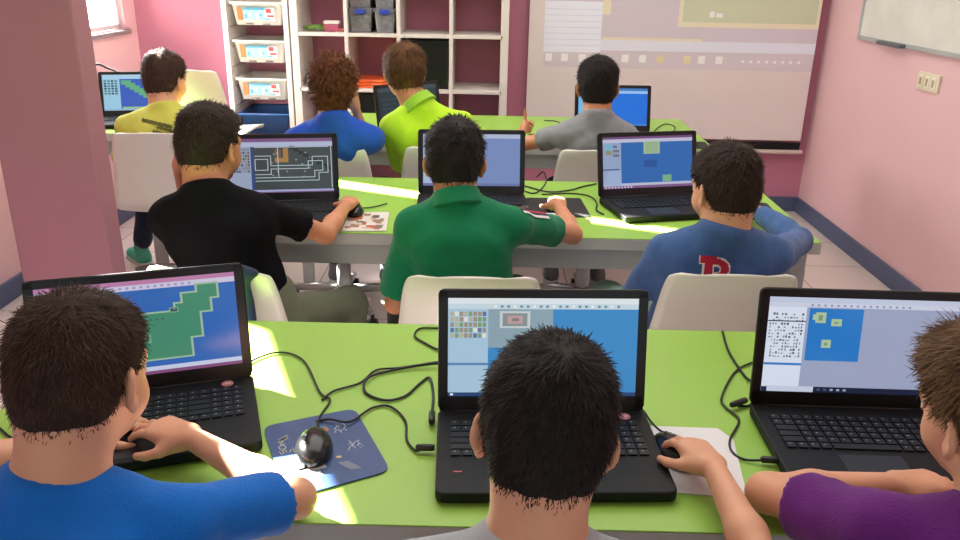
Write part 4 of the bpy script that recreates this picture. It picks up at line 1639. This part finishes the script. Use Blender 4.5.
# ------------------------------------------------------------------ desk clutter
TZ = 0.7405
PADBLUE = mat('pad_blue', (44, 76, 130), 0.45, noise=0.15, nscale=25)
t = thing('mouse_pad', 'blue printed mouse pad on the front desk under a free black mouse', 'mouse pad', (-0.272, 1.175, TZ), R(-33 + 52))
P = [(-0.391, 1.242), (-0.238, 1.312), (-0.148, 1.118), (-0.300, 1.036)]
cx, cy = -0.272, 1.175
ca, sa = math.cos(-R(19)), math.sin(-R(19))


def loc(p):
    dx, dy = p[0] - cx, p[1] - cy
    return (dx * ca - dy * sa, dx * sa + dy * ca)


LP = [loc(p) for p in P]


def chamf(pts, r, n=4):
    out = []
    L = len(pts)
    for i in range(L):
        p = Vector(pts[i])
        a = (Vector(pts[i - 1]) - p).normalized()
        b = (Vector(pts[(i + 1) % L]) - p).normalized()
        for k in range(n + 1):
            u = k / n
            out.append(tuple(p + a * r * (1 - u) ** 2 + b * r * u ** 2))
    return out


MB().slab(chamf(LP[::-1], 0.022), 0, 0.003).build('pad_base', PADBLUE, t)
pr = MB()
prn = [(180, 186, 190), (186, 60, 70), (206, 186, 90), (200, 120, 60)]


def pq(u, v, w, h, a, mi):
    x = -0.075 + u * 0.15
    y = -0.09 + v * 0.18
    c, s_ = math.cos(R(a)), math.sin(R(a))
    pts = [(x + dx * c - dy * s_, y + dx * s_ + dy * c, 0.0034) for dx, dy in ((-w, -h), (w, -h), (w, h), (-w, h))]
    pr.quad(*pts, mi=mi)


rng = random.Random(6)
for k in range(5):
    pq(0.10, 0.80 - k * 0.012, 0.010, 0.0016, 35, 0)
for k in range(7):
    pq(0.40 + k * 0.035, 0.86, 0.0008, 0.007, 35, 0)
for k in range(3):
    pq(0.30 + 0.02 * k, 0.70 - 0.05 * k, 0.018, 0.0008, 60, 0)
for (u, v, n_) in ((0.78, 0.82, 9), (0.86, 0.48, 14), (0.20, 0.52, 8)):
    for k in range(n_):
        pq(u + rng.uniform(-0.08, 0.08), v + rng.uniform(-0.07, 0.07), rng.uniform(0.002, 0.008), 0.0009, rng.choice([20, 110, 60]), 0)
for k in range(4):
    pq(0.70 + k * 0.03, 0.16, 0.0006, 0.016, 35, 0)
pq(0.13, 0.42, 0.008, 0.006, 20, 1)
pq(0.66, 0.32, 0.004, 0.003, 0, 2)
pq(0.60, 0.83, 0.004, 0.006, 0, 3)
for (a, b) in ((0.18, 0.12), (0.28, 0.20), (0.36, 0.10), (0.22, 0.24), (0.42, 0.22)):
    pq(a, b, 0.011, 0.008, 12, 0)
pq(0.30, 0.15, 0.005, 0.004, 12, 1)
pr.build('printed_design', [mat('print_%d' % c[0], c, 0.5) for c in prn], t)
# letters along the pad's left edge, made of strokes
lt = MB()


def strokes(segs, ox_, oy_, s_, rot):
    c, s2 = math.cos(rot), math.sin(rot)
    for (a, b, d, e) in segs:
        p, q = Vector((a, b)) * s_, Vector((d, e)) * s_
        n = (q - p).normalized().orthogonal() * 0.0009
        pts = []
        for v in (p - n, q - n, q + n, p + n):
            pts.append((ox_ + v.x * c - v.y * s2, oy_ + v.x * s2 + v.y * c, 0.0036))
        lt.quad(*pts)


A_ = {'n': [(0, 0, 0, 1), (0, 1, 1, 0), (1, 0, 1, 1)], 'o': [(0, 0, 1, 0), (1, 0, 1, 1), (1, 1, 0, 1), (0, 1, 0, 0)], 's': [(0, 0, 1, 0), (1, 0, 1, .5), (1, .5, 0, .5), (0, .5, 0, 1), (0, 1, 1, 1)]}
for k, l in enumerate('nos'):
    strokes(A_[l], -0.070, 0.040 - k * 0.014, 0.010, R(-75))
lt.build('lettering', mat('print_180', (180, 186, 190)), t)

t = thing('mouse_pad', 'white paper mouse pad with cut corners beside the centre front laptop', 'mouse pad', (0.36, 1.17, TZ), 0)
P = [(0.300, 1.275), (0.428, 1.272), (0.446, 1.235), (0.424, 1.085), (0.414, 1.066), (0.297, 1.080)]
MB().slab([(x - 0.36, y - 1.17) for x, y in P][::-1], 0, 0.0022).build('pad_sheet', mat('paper_white', (232, 230, 232), 0.7, noise=0.02), t)
t = thing('mouse_pad', 'black mouse pad under the hand of the green polo shirt', 'mouse pad', (0.243, 2.69, TZ), R(3))
MB().slab(rrect(0.20, 0.23, 0.012), 0, 0.003).build('pad_base', mat('pad_black', (30, 31, 35), 0.7, noise=0.1), t)
t = thing('mouse_pad', 'black mouse pad at the end of the middle desk by the blue sleeve', 'mouse pad', (0.90, 2.70, TZ), R(-4))
MB().slab(rrect(0.19, 0.21, 0.012), 0, 0.003).build('pad_base', mat('pad_black', (30, 31, 35), 0.7, noise=0.1), t)
t = thing('mouse_pad', 'black mouse pad at the right end of the far desk', 'mouse pad', (0.96, 3.80, TZ), R(-8))
MB().slab(rrect(0.16, 0.16, 0.012), 0, 0.003).build('pad_base', mat('pad_black', (30, 31, 35), 0.7, noise=0.1), t)
# magazine used as a mouse pad
t = thing('magazine', 'colourful printed leaflet under the hand of the black t-shirt', 'magazine', (-0.385, 2.475, TZ), R(4))
MB().box((0, 0, 0.002), (0.135, 0.20, 0.004)).build('pages', mat('paper', (225, 220, 210)), t)
m = MB()
rng = random.Random(9)
mc = [(222, 216, 206), (176, 90, 70), (90, 84, 80), (150, 130, 110), (200, 170, 140), (110, 120, 96)]
m.quad((-0.0675, -0.1, 0.0042), (0.0675, -0.1, 0.0042), (0.0675, 0.1, 0.0042), (-0.0675, 0.1, 0.0042), 0)
for k in range(26):
    x, y = rng.uniform(-0.055, 0.05), rng.uniform(-0.085, 0.08)
    w, h = rng.uniform(0.006, 0.016), rng.uniform(0.005, 0.02)
    z = 0.0043 + k * 0.00003
    x0, x1, y0, y1 = max(x - w, -0.065), min(x + w, 0.065), max(y - h, -0.097), min(y + h, 0.097)
    m.quad((x0, y0, z), (x1, y0, z), (x1, y1, z), (x0, y1, z), rng.randrange(1, 6))
m.build('cover_print', [mat('magazine_%d' % c[0], c, 0.5) for c in mc], t)


def mouse(x, y, a, label, z=TZ + 0.003):
    t = thing('computer_mouse', label, 'mouse', (x, y, z), R(a), 'black computer mice')
    t.scale = (0.86, 0.86, 0.86)
    V, Q = solid([EL((0, 0, 0.008), (0.031, 0.062, 0.025), None, 0.01), EL((0, -0.010, 0.010), (0.033, 0.048, 0.026), None, 0.02)], 0.003, post=lambda D, X, Y, Z: np.maximum(np.maximum(D, F32(0.0005) - Z), F32(0.0008) - np.maximum(np.abs(X), F32(0)) + (Y < 0.012) * F32(1.0) - F32(1.0) * (Z < 0.018) - F32(0.0)) if False else np.maximum(D, F32(0.0008) - Z))
    o = link('mouse_shell', mesh_from('mouse_shell', [(V, Q)]), mat('mouse_black', (24, 25, 27), 0.22, noise=0.05), t, True)
    MB().tube([(0, 0.012, 0.0345), (0, 0.032, 0.0305), (0, 0.052, 0.0215)], 0.0012, 6).build('button_gap', BLACK, t)
    MB().lathe([(0.005, -0.0035), (0.0075, -0.002), (0.0075, 0.002), (0.005, 0.0035)], (0, 0.030, 0.0295), 14, Matrix.Rotation(R(90), 4, 'Y')).build('wheel', mat('wheel_grey', (70, 72, 76), 0.5), t)
    return t


mouse(-0.284, 1.170, 10, 'black mouse lying free on the blue printed pad')
mouse(0.328, 1.180, 22, 'black mouse held on the white paper pad')
mouse(-0.437, 2.560, 6, 'black mouse under the hand on the colourful leaflet')
mouse(0.232, 2.665, 4, 'black mouse under the sunlit hand on the black pad')
mouse(0.868, 2.640, 20, 'black mouse under the hand at the right end of the middle desk')
mouse(0.955, 3.80, 0, 'black mouse on the pad at the right end of the far desk')

CABLE = mat('cable_black', (20, 20, 22), 0.5, noise=0.05)
CZ = TZ + 0.0035


def cable(pts, label, rad=0.0022, plug=None):
    pts = [(p[0], p[1], p[2] if len(p) > 2 else CZ) for p in pts]
    t = thing('cable', label, 'cable', (pts[0][0], pts[0][1], TZ), 0)
    o = Vector((pts[0][0], pts[0][1], TZ))
    MB().tube([p - o for p in spline(pts, 9)], rad, 8).build('cord', CABLE, t)
    if plug:
        for (a, b) in plug:
            a, b = Vector(a) - o, Vector(b) - o
            MB().tube([a, a.lerp(b, 0.1), a.lerp(b, 0.85), b], [0.003, 0.0062, 0.0062, 0.005], 10).build('plug', BLACK, t)
    return t
cable([(-0.290, 1.222, 0.752), (-0.296, 1.280), (-0.289, 1.339), (-0.314, 1.368), (-0.376, 1.50), (-0.440, 1.532), (-0.49, 1.47), (-0.475, 1.40)], 'black cable of the free mouse running up beside the island map laptop')
cable([(-0.300, 1.262), (-0.275, 1.262, 0.749), (-0.237, 1.256, 0.749), (-0.206, 1.313), (-0.173, 1.320), (-0.140, 1.273), (-0.130, 1.208), (-0.112, 1.176), (-0.100, 1.174, 0.750)], 'black cable snaking from the blue pad to a plug in the centre laptop', 0.0022, [((-0.112, 1.176, 0.750), (-0.080, 1.174, 0.752))])
cable([(-0.304, 1.338), (-0.288, 1.374), (-0.243, 1.408), (-0.218, 1.463), (-0.171, 1.476), (-0.097, 1.505), (-0.04, 1.52), (0.03, 1.50)], 'black cable crossing the desk from the blue pad to behind the centre laptop')
cable([(0.02, 1.485), (-0.095, 1.487, 0.750), (-0.199, 1.456), (-0.231, 1.412, 0.749), (-0.225, 1.369), (-0.185, 1.343), (-0.149, 1.36), (-0.125, 1.410), (-0.107, 1.435), (-0.095, 1.367), (-0.092, 1.290, 0.750)], 'looped black charger cable left of the centre laptop', 0.0026, [((-0.092, 1.295, 0.7505), (-0.090, 1.255, 0.7505))])
cable([(-0.05, 1.68), (-0.107, 1.673), (-0.146, 1.668), (-0.154, 1.628), (-0.129, 1.594), (-0.094, 1.561), (-0.03, 1.54)], 'black cable curl at the far desk edge behind the centre laptop', 0.0024)
cable([(0.335, 1.235, 0.752), (0.322, 1.255), (0.310, 1.285), (0.300, 1.315, 0.750), (0.290, 1.345), (0.27, 1.36)], 'black cable of the mouse on the white paper pad')
cable([(0.548, 1.69), (0.535, 1.60), (0.533, 1.536), (0.536, 1.47), (0.540, 1.416, 0.752), (0.515, 1.36), (0.487, 1.35)], 'black charger cable hanging over the far edge left of the right laptop', 0.0026, [((0.506, 1.362, 0.752), (0.470, 1.340, 0.752))])
cable([(0.60, 1.55), (0.572, 1.537), (0.520, 1.490), (0.465, 1.385), (0.462, 1.345), (0.474, 1.300), (0.440, 1.235), (0.432, 1.195), (0.447, 1.172), (0.480, 1.162, 0.750)], 'thin black cable curving between white paper pad and right laptop', 0.0022, [((0.470, 1.164, 0.7505), (0.502, 1.160, 0.7515))])
cable([(-0.87, 1.235), (-0.843, 1.212), (-0.809, 1.186), (-0.775, 1.176, 0.750)], 'short black cable at the left end of the front desk', 0.0022, [((-0.80, 1.182, 0.750), (-0.765, 1.170, 0.752))])
cable([(0.10, 2.99), (0.143, 2.961), (0.225, 2.885), (0.309, 2.916), (0.36, 2.97), (0.42, 3.02)], 'black cable on the middle desk behind the black pad', 0.0028)
cable([(0.13, 2.90), (0.176, 2.863), (0.22, 2.95, 0.76), (0.215, 3.02, 0.785), (0.19, 3.04, 0.76)], 'black cable sticking up between lavender and pale square screens', 0.0028)
cable([(0.20, 2.845), (0.300, 2.870), (0.370, 2.84), (0.388, 2.75), (0.376, 2.66), (0.395, 2.61)], 'black cable curving along the black pad to the pale square laptop', 0.0026)
cable([(-0.437, 2.61, 0.755), (-0.415, 2.625), (-0.380, 2.645), (-0.345, 2.685)], 'short cable of the mouse on the colourful leaflet', 0.0022)
cable([(0.20, 3.96), (0.255, 3.99), (0.33, 4.12), (0.385, 4.25), (0.36, 4.34), (0.30, 4.36)], 'thin dark cable left of the bright blue laptop on the far desk', 0.0026)
cable([(0.85, 4.12), (0.90, 4.25), (0.955, 4.33), (0.98, 4.25), (0.95, 4.12)], 'dark cable loop right of the bright blue laptop on the far desk', 0.0026)
cable([(-2.12, 4.25, 0.747), (-2.11, 4.25, 0.88), (-2.05, 4.26, 1.00), (-1.98, 4.26, 0.985), (-1.92, 4.25, 0.965)], 'black lead standing up behind the laptop on the window desk', 0.006)

# ------------------------------------------------------------------ people
def hmat(name, c, isl=0.45, rough=0.6):
    return mat(name, c, rough, noise=0.18, nscale=22, island=isl, spec=0.16)


H_BLACK = hmat('hair_black', (38, 32, 30))
H_DARK = hmat('hair_dark_brown', (56, 43, 36))
H_DARK2 = hmat('hair_warm_brown', (66, 48, 38))
H_BROWN = hmat('hair_light_brown', (108, 80, 54), 0.4)
H_AUBURN = hmat('hair_auburn', (112, 68, 42), 0.45)
H_GOLD = hmat('hair_golden_brown', (92, 62, 38), 0.5)


def cloth(name, c, **k):
    d = dict(rough=0.85, noise=0.07, nscale=12, bump=0.18, bscale=260, sheen=0.15, spec=0.2)
    d.update(k)
    return mat(name, c, **d)


BLUE_T = cloth('cloth_bright_blue', (20, 112, 208))
GREY_T = cloth('cloth_pale_grey', (178, 184, 192))
PURPLE_T = cloth('cloth_purple', (104, 34, 120))
BLACK_T = cloth('cloth_black', (17, 17, 19), noise=0.12, sheen=0.0, spec=0.1)
GREEN_T = cloth('cloth_green', (14, 120, 78))
DENIM_T = cloth('cloth_slate_blue', (66, 98, 150), noise=0.12, nscale=30)
YELLOW_T = cloth('cloth_yellow', (206, 206, 92))
ROYAL_T = cloth('cloth_royal_blue', (34, 82, 190))
LIME_T = cloth('cloth_lime', (192, 238, 50))
GREYM_T = cloth('cloth_mid_grey', (136, 138, 142), noise=0.1, nscale=40)
OLIVE = cloth('trousers_olive', (112, 116, 96))
DKOLIVE = cloth('trousers_dark_olive', (62, 64, 58))
TEAL = cloth('trousers_pale_teal', (150, 188, 170))
NAVY = cloth('cloth_navy', (30, 38, 56))
JEANS = cloth('trousers_denim', (58, 74, 104), noise=0.14, nscale=30)
SHOE_W = mat('shoe_grey', (96, 96, 100), 0.6)
SHOE_G = mat('shoe_green', (70, 168, 140), 0.6)
UPN = (0, 0, 1)

person('child in bright blue t-shirt with cropped brown hair at the front desk', (-0.510, 0.907, 1.030), -12, 15, -3, 0.93, (-0.535, 0.842, 0.900),
       (-0.690, 0.80, 0.855), (-0.385, 0.845, 0.850), (-0.57, 0.69, 0.56),
       [(-0.80, 1.01, 0.785), (-0.272, 0.992, 0.778)], [(-0.665, 1.150, 0.788), (-0.472, 1.118, 0.798)],
       [((0.75, 0.45, -0.05), UPN, 'rest'), ((-0.90, 0.38, 0.02), (0.0, -0.15, 1), 'rest')],
       [(-0.68, 1.08, 0.50), (-0.45, 1.08, 0.50)], [(-0.68, 1.12, 0.08), (-0.45, 1.12, 0.08)], SKIN,
       dict(top=0.013, side=0.010, nape=0.003, amp=0.0028, n=7000, len=0.017, w=0.0010, mess=0.30, vee=0.004), H_DARK2,
       dict(frac=(0.75, 0.80), wr=0.005), BLUE_T, NAVY, SHOE_W, 0.006, 0.0038, 1)

person('child in pale grey t-shirt seen from behind at the centre of the front desk', (0.074, 0.802, 1.030), 0, 16, 7, 0.93, (0.062, 0.742, 0.905),
       (-0.090, 0.735, 0.850), (0.215, 0.735, 0.846), (0.07, 0.62, 0.56),
       [(-0.135, 0.80, 0.645), (0.385, 0.865, 0.766)], [(0.02, 0.905, 0.565), (0.364, 1.078, 0.792)],
       [((0.5, 0.75, -0.1), UPN, 'rest'), ((-0.30, 0.93, -0.02), (0.05, 0, 1), 'mouse')],
       [(-0.05, 1.04, 0.50), (0.19, 1.04, 0.50)], [(-0.05, 1.08, 0.08), (0.19, 1.08, 0.08)], SKIN,
       dict(top=0.016, side=0.012, nape=0.004, amp=0.0034, n=10000, len=0.018, w=0.0010, mess=0.24, vee=0.030, lift=0.22, drop=0.0), H_BLACK,
       dict(frac=(0.62, 0.62), wr=0.004), GREY_T, JEANS, SHOE_W, 0.006, 0.0038, 2)

person('child in purple t-shirt with light brown hair at the front desk', (0.655, 0.905, 1.005), 16, 12, -4, 0.98, (0.668, 0.84, 0.885),
       (0.520, 0.870, 0.838), (0.815, 0.80, 0.840), (0.69, 0.69, 0.56),
       [(0.436, 1.035, 0.776), (0.93, 0.98, 0.785)], [(0.640, 1.055, 0.782), (0.86, 1.10, 0.790)],
       [((0.96, 0.15, -0.02), UPN, 'rest'), ((-0.5, 0.8, 0), UPN, 'rest')],
       [(0.56, 1.08, 0.50), (0.82, 1.08, 0.50)], [(0.56, 1.12, 0.08), (0.82, 1.12, 0.08)], SKIN,
       dict(top=0.018, side=0.013, nape=0.005, amp=0.004, n=8000, len=0.026, w=0.0010, mess=0.34, fringe=0.012, drop=0.006), H_BROWN,
       dict(frac=(0.64, 0.75), wr=0.006), PURPLE_T, NAVY, SHOE_W, 0.006, 0.0038, 3)

person('child in black t-shirt holding the chin in one hand at the middle desk', (-0.754, 2.154, 1.058), -22, 8, 0, 0.95, (-0.752, 2.085, 0.940),
       (-0.862, 2.085, 0.868), (-0.625, 2.105, 0.885), (-0.665, 2.10, 0.56),
       [(-0.905, 2.38, 0.770), (-0.478, 2.270, 0.765)], [(-0.888, 2.262, 0.962), (-0.452, 2.490, 0.790)],
       [((0.35, -0.30, 0.88), (-0.7, -0.55, 0.1), 'cheek'), ((0.10, 0.97, 0.0), (0.1, 0, 1), 'mouse')],
       [(-0.80, 2.52, 0.52), (-0.435, 2.36, 0.50)], [(-0.82, 2.58, 0.08), (-0.44, 2.48, 0.08)], SKIN_TAN,
       dict(top=0.016, side=0.010, nape=0.004, amp=0.003, n=4200, len=0.020, w=0.0014, mess=0.3, vee=0.0), H_DARK,
       dict(frac=(0.75, 0.68), wr=0.005), BLACK_T, OLIVE, SHOE_W, 0.007, 0.0045, 4)

gp = person('child in green polo shirt with black hair, back to the camera', (-0.089, 2.149, 1.030), 0, 8, 0, 0.95, (-0.080, 2.085, 0.925),
            (-0.200, 2.075, 0.862), (0.075, 2.080, 0.868), (-0.045, 2.08, 0.56),
            [(-0.250, 2.075, 0.630), (0.258, 2.290, 0.775)], [(-0.215, 2.270, 0.580), (0.236, 2.545, 0.790)],
            [((0.3, 0.9, 0), UPN, 'rest'), ((0.0, 0.99, 0.0), UPN, 'mouse')],
            [(-0.270, 2.47, 0.50), (0.10, 2.50, 0.50)], [(-0.28, 2.54, 0.08), (0.10, 2.56, 0.08)], SKIN_TAN,
            dict(top=0.020, side=0.011, nape=0.005, amp=0.004, n=4600, len=0.022, w=0.0013, mess=0.3, lift=0.3, vee=0.0), H_BLACK,
            dict(frac=(0.86, 0.66), wr=0.005, name='polo_shirt', collar=True), GREEN_T, DKOLIVE, SHOE_W, 0.007, 0.0045, 5)

mr = person('child in slate blue sweatshirt with a red letter on its back', (0.606, 2.006, 1.008), 24, 8, 0, 0.95, (0.605, 1.960, 0.895),
            (0.470, 1.995, 0.825), (0.748, 1.975, 0.828), (0.60, 2.11, 0.56),
            [(0.395, 2.10, 0.620), (0.925, 2.275, 0.775)], [(0.47, 2.31, 0.60), (0.875, 2.515, 0.792)],
            [((0.3, 0.9, 0), UPN, 'rest'), ((-0.22, 0.95, 0), UPN, 'mouse')],
            [(0.405, 2.46, 0.50), (0.74, 2.50, 0.50)], [(0.42, 2.54, 0.08), (0.74, 2.56, 0.08)], SKIN,
            dict(top=0.018, side=0.012, nape=0.005, amp=0.0028, n=4600, len=0.022, w=0.0014, mess=0.26, vee=0.0), H_DARK,
            dict(long=True, wr=0.006, name='sweatshirt'), DENIM_T, TEAL, SHOE_W, 0.007, 0.0045, 6)

yl = person('child in yellow long-sleeved top facing the bright window desk', (-1.448, 3.652, 1.028), -20, 6, 2, 1.02, (-1.440, 3.58, 0.895),
            (-1.605, 3.56, 0.820), (-1.285, 3.57, 0.825), (-1.455, 3.58, 0.56),
            [(-1.700, 3.66, 0.660), (-1.235, 3.72, 0.70)], [(-1.735, 3.90, 0.79), (-1.66, 3.90, 0.792)],
            [((-0.1, 0.9, 0), UPN, 'rest'), ((-0.4, 0.8, 0), UPN, 'rest')],
            [(-1.68, 3.95, 0.52), (-1.33, 3.93, 0.50)], [(-1.83, 4.02, 0.08), (-1.33, 3.90, 0.08)], SKIN,
            dict(top=0.018, side=0.010, nape=0.005, amp=0.003, n=3000, len=0.024, w=0.0016, mess=0.3, vee=0.0), H_DARK2,
            dict(long=True, wr=0.006, name='long_sleeved_top'), YELLOW_T, NAVY, SHOE_G, 0.008, 0.0055, 7)

person('child in royal blue t-shirt with curly auburn hair at the far desk', (-0.63, 3.30, 1.055), 0, 6, 4, 0.94, (-0.622, 3.24, 0.935),
       (-0.785, 3.245, 0.842), (-0.470, 3.255, 0.850), (-0.635, 3.36, 0.56),
       [(-0.88, 3.43, 0.775), (-0.535, 3.50, 0.775)], [(-0.74, 3.72, 0.79), (-0.560, 3.395, 0.955)],
       [((0.3, 0.9, 0), UPN, 'rest'), ((-0.12, -0.25, 0.94), (0.75, -0.6, 0.1), 'cheek')],
       [(-0.76, 3.78, 0.51), (-0.50, 3.78, 0.50)], [(-0.76, 3.84, 0.08), (-0.50, 3.84, 0.08)], SKIN,
       dict(top=0.024, side=0.020, nape=0.016, amp=0.010, n=3800, len=0.036, w=0.0022, mess=0.5, lift=0.6, curl=0.35, vee=0.0, drop=0.014, over=0.03), H_AUBURN,
       dict(frac=(0.85, 0.85), wr=0.006), ROYAL_T, NAVY, SHOE_W, 0.008, 0.0055, 8)

person('child in lime yellow polo shirt leaning left at the far desk', (-0.356, 3.43, 1.102), 18, 6, 4, 0.97, (-0.290, 3.365, 0.975),
       (-0.405, 3.360, 0.880), (-0.110, 3.385, 0.895), (-0.205, 3.43, 0.56),
       [(-0.365, 3.47, 0.655), (-0.015, 3.55, 0.775)], [(-0.35, 3.69, 0.600), (-0.155, 3.78, 0.79)],
       [((0, 0.9, 0), UPN, 'rest'), ((-0.4, 0.8, 0), UPN, 'rest')],
       [(-0.32, 3.85, 0.50), (-0.08, 3.85, 0.50)], [(-0.32, 3.90, 0.08), (-0.08, 3.90, 0.08)], SKIN_TAN,
       dict(top=0.024, side=0.022, nape=0.006, amp=0.003, n=3800, len=0.040, w=0.0016, mess=0.16, lift=0.15, vee=0.0, over=0.045), H_GOLD,
       dict(frac=(0.80, 0.75), wr=0.006, name='polo_shirt', collar=True, collar_mat=mat('collar_lime', (150, 200, 50), 0.8)), LIME_T, NAVY, SHOE_W, 0.008, 0.0055, 9)

person('child in mid grey t-shirt with black hair facing the projection screen', (0.451, 3.417, 1.064), -3, 6, 0, 0.99, (0.450, 3.36, 0.945),
       (0.325, 3.36, 0.862), (0.580, 3.365, 0.862), (0.455, 3.43, 0.56),
       [(0.125, 3.53, 0.778), (0.70, 3.58, 0.775)], [(0.160, 3.76, 0.800), (0.62, 3.79, 0.792)],
       [((0.30, 0.92, 0.10), (-0.92, 0.30, 0.0), 'fist'), ((-0.2, 0.9, 0), UPN, 'rest')],
       [(0.34, 3.85, 0.50), (0.58, 3.85, 0.50)], [(0.34, 3.90, 0.08), (0.58, 3.90, 0.08)], SKIN_TAN,
       dict(top=0.022, side=0.014, nape=0.006, amp=0.004, n=3600, len=0.022, w=0.0015, mess=0.26, lift=0.2, vee=0.0), H_BLACK,
       dict(frac=(0.50, 0.8), wr=0.006), GREYM_T, NAVY, SHOE_W, 0.008, 0.0055, 10)


# letter on the sweatshirt, print on the yellow top, stripe on the green sleeve
def letter_r(u, v):
    def ink(u, v):
        if 0.16 < u < 0.40 and 0.0 < v < 1.0:
            return True
        if 0.04 < u < 0.50 and (v < 0.12 or v > 0.88):
            return True
        if u >= 0.38:
            du, dv = (u - 0.52) / 0.38, (v - 0.72) / 0.28
            di, dj = (u - 0.50) / 0.17, (v - 0.72) / 0.12
            if u < 0.52:
                if (0.44 < v < 0.60 or 0.84 < v < 1.0):
                    return True
            elif du * du + dv * dv < 1 and di * di + dj * dj > 1:
                return True
        if 0.0 < v <= 0.50:
            x = 0.44 + (0.5 - v) * 0.62
            if x < u < x + 0.24:
                return True
            if v < 0.12 and 0.62 < u < 0.99:
                return True
        return False
    a, b = u * 1.16 - 0.08, v * 1.12 - 0.06
    if ink(a, b):
        return 0
    for i in range(8):
        if ink(a + 0.055 * math.cos(i * 0.785), b + 0.045 * math.sin(i * 0.785)):
            return 1
    return -1


RED = cloth('felt_red', (186, 40, 66))
WHT = cloth('felt_white', (232, 226, 222))
root, shirt, bo, org = mr
decal('letter_patch', shirt, org, (0.578, 1.90, 0.795), (1, -0.03, 0), (0, 0.0, 1), (0.095, 0.115), 0.0028, letter_r, [RED, WHT], shirt, (0, -1, 0.25), 0.003)


def beast(u, v):
    x, y = u, v
    s_ = 0.5 + 0.5 * math.sin(14 * x + 5 * math.sin(9 * y))
    e = ((x - 0.55) / 0.30) ** 2 + ((y - 0.45) / 0.34) ** 2
    if e < 1 and (s_ > 0.42 or ((x - 0.62) / 0.12) ** 2 + ((y - 0.35) / 0.2) ** 2 < 1):
        return 0
    if abs(y - 0.86 + 0.25 * (x - 0.3)) < 0.05 and 0.05 < x < 0.75:
        return 0
    if abs(x - 0.36) < 0.04 and 0.05 < y < 0.5:
        return 0
    return -1


root, shirt, bo, org = yl
decal('dark_print', shirt, org, (-1.420, 3.47, 0.800), (1, 0, 0), (0, 0, 1), (0.19, 0.16), 0.004, beast, [cloth('print_dark', (96, 98, 48))], shirt, (0, -1, 0.2), 0.003)
root, shirt, bo, org = gp


def stripe(u, v):
    return 0 if u < 0.30 else (1 if u < 0.62 else 2)


_ru, _aw = nz((0.62, 0.70, -0.33)), nz((0.10, -0.60, 0.79))
decal('sleeve_stripe', shirt, org, (0.128, 2.125, 0.868), _ru, nz(np.cross(_aw, _ru)), (0.120, 0.024), 0.0025, lambda u, v: stripe(v, u), [WHT, cloth('stripe_navy', (36, 40, 70)), RED], shirt, _aw, 0.003)

# navy jacket hanging over the corner of the black t-shirt's chair
t = thing('jacket', 'navy jacket draped over the right corner of the chair behind the black t-shirt', 'jacket', (-0.585, 1.785, 0.0), R(-8))
jw = waves(77, 60)
V, Q = solid([EL((0.005, -0.022, 0.70), (0.040, 0.016, 0.150), None, 0.02), EL((-0.015, -0.022, 0.60), (0.040, 0.016, 0.12), None, 0.02), EL((0.005, 0.0, 0.826), (0.045, 0.030, 0.016), None, 0.02)], 0.005,
             post=lambda D, X, Y, Z: D + F32(0.004) * jw(X * 1.6, Y, Z * 0.3))
link('cloth_body', mesh_from('cloth_body', [(V, Q)]), cloth('jacket_navy', (34, 52, 74)), t, True)
bm_ = MB()
bm_.tube(spline([(-0.03, -0.046, 0.80), (-0.028, -0.048, 0.70), (-0.03, -0.050, 0.58)], 5), 0.004, 6)
bm_.build('seam', cloth('jacket_seam', (22, 34, 52)), t)
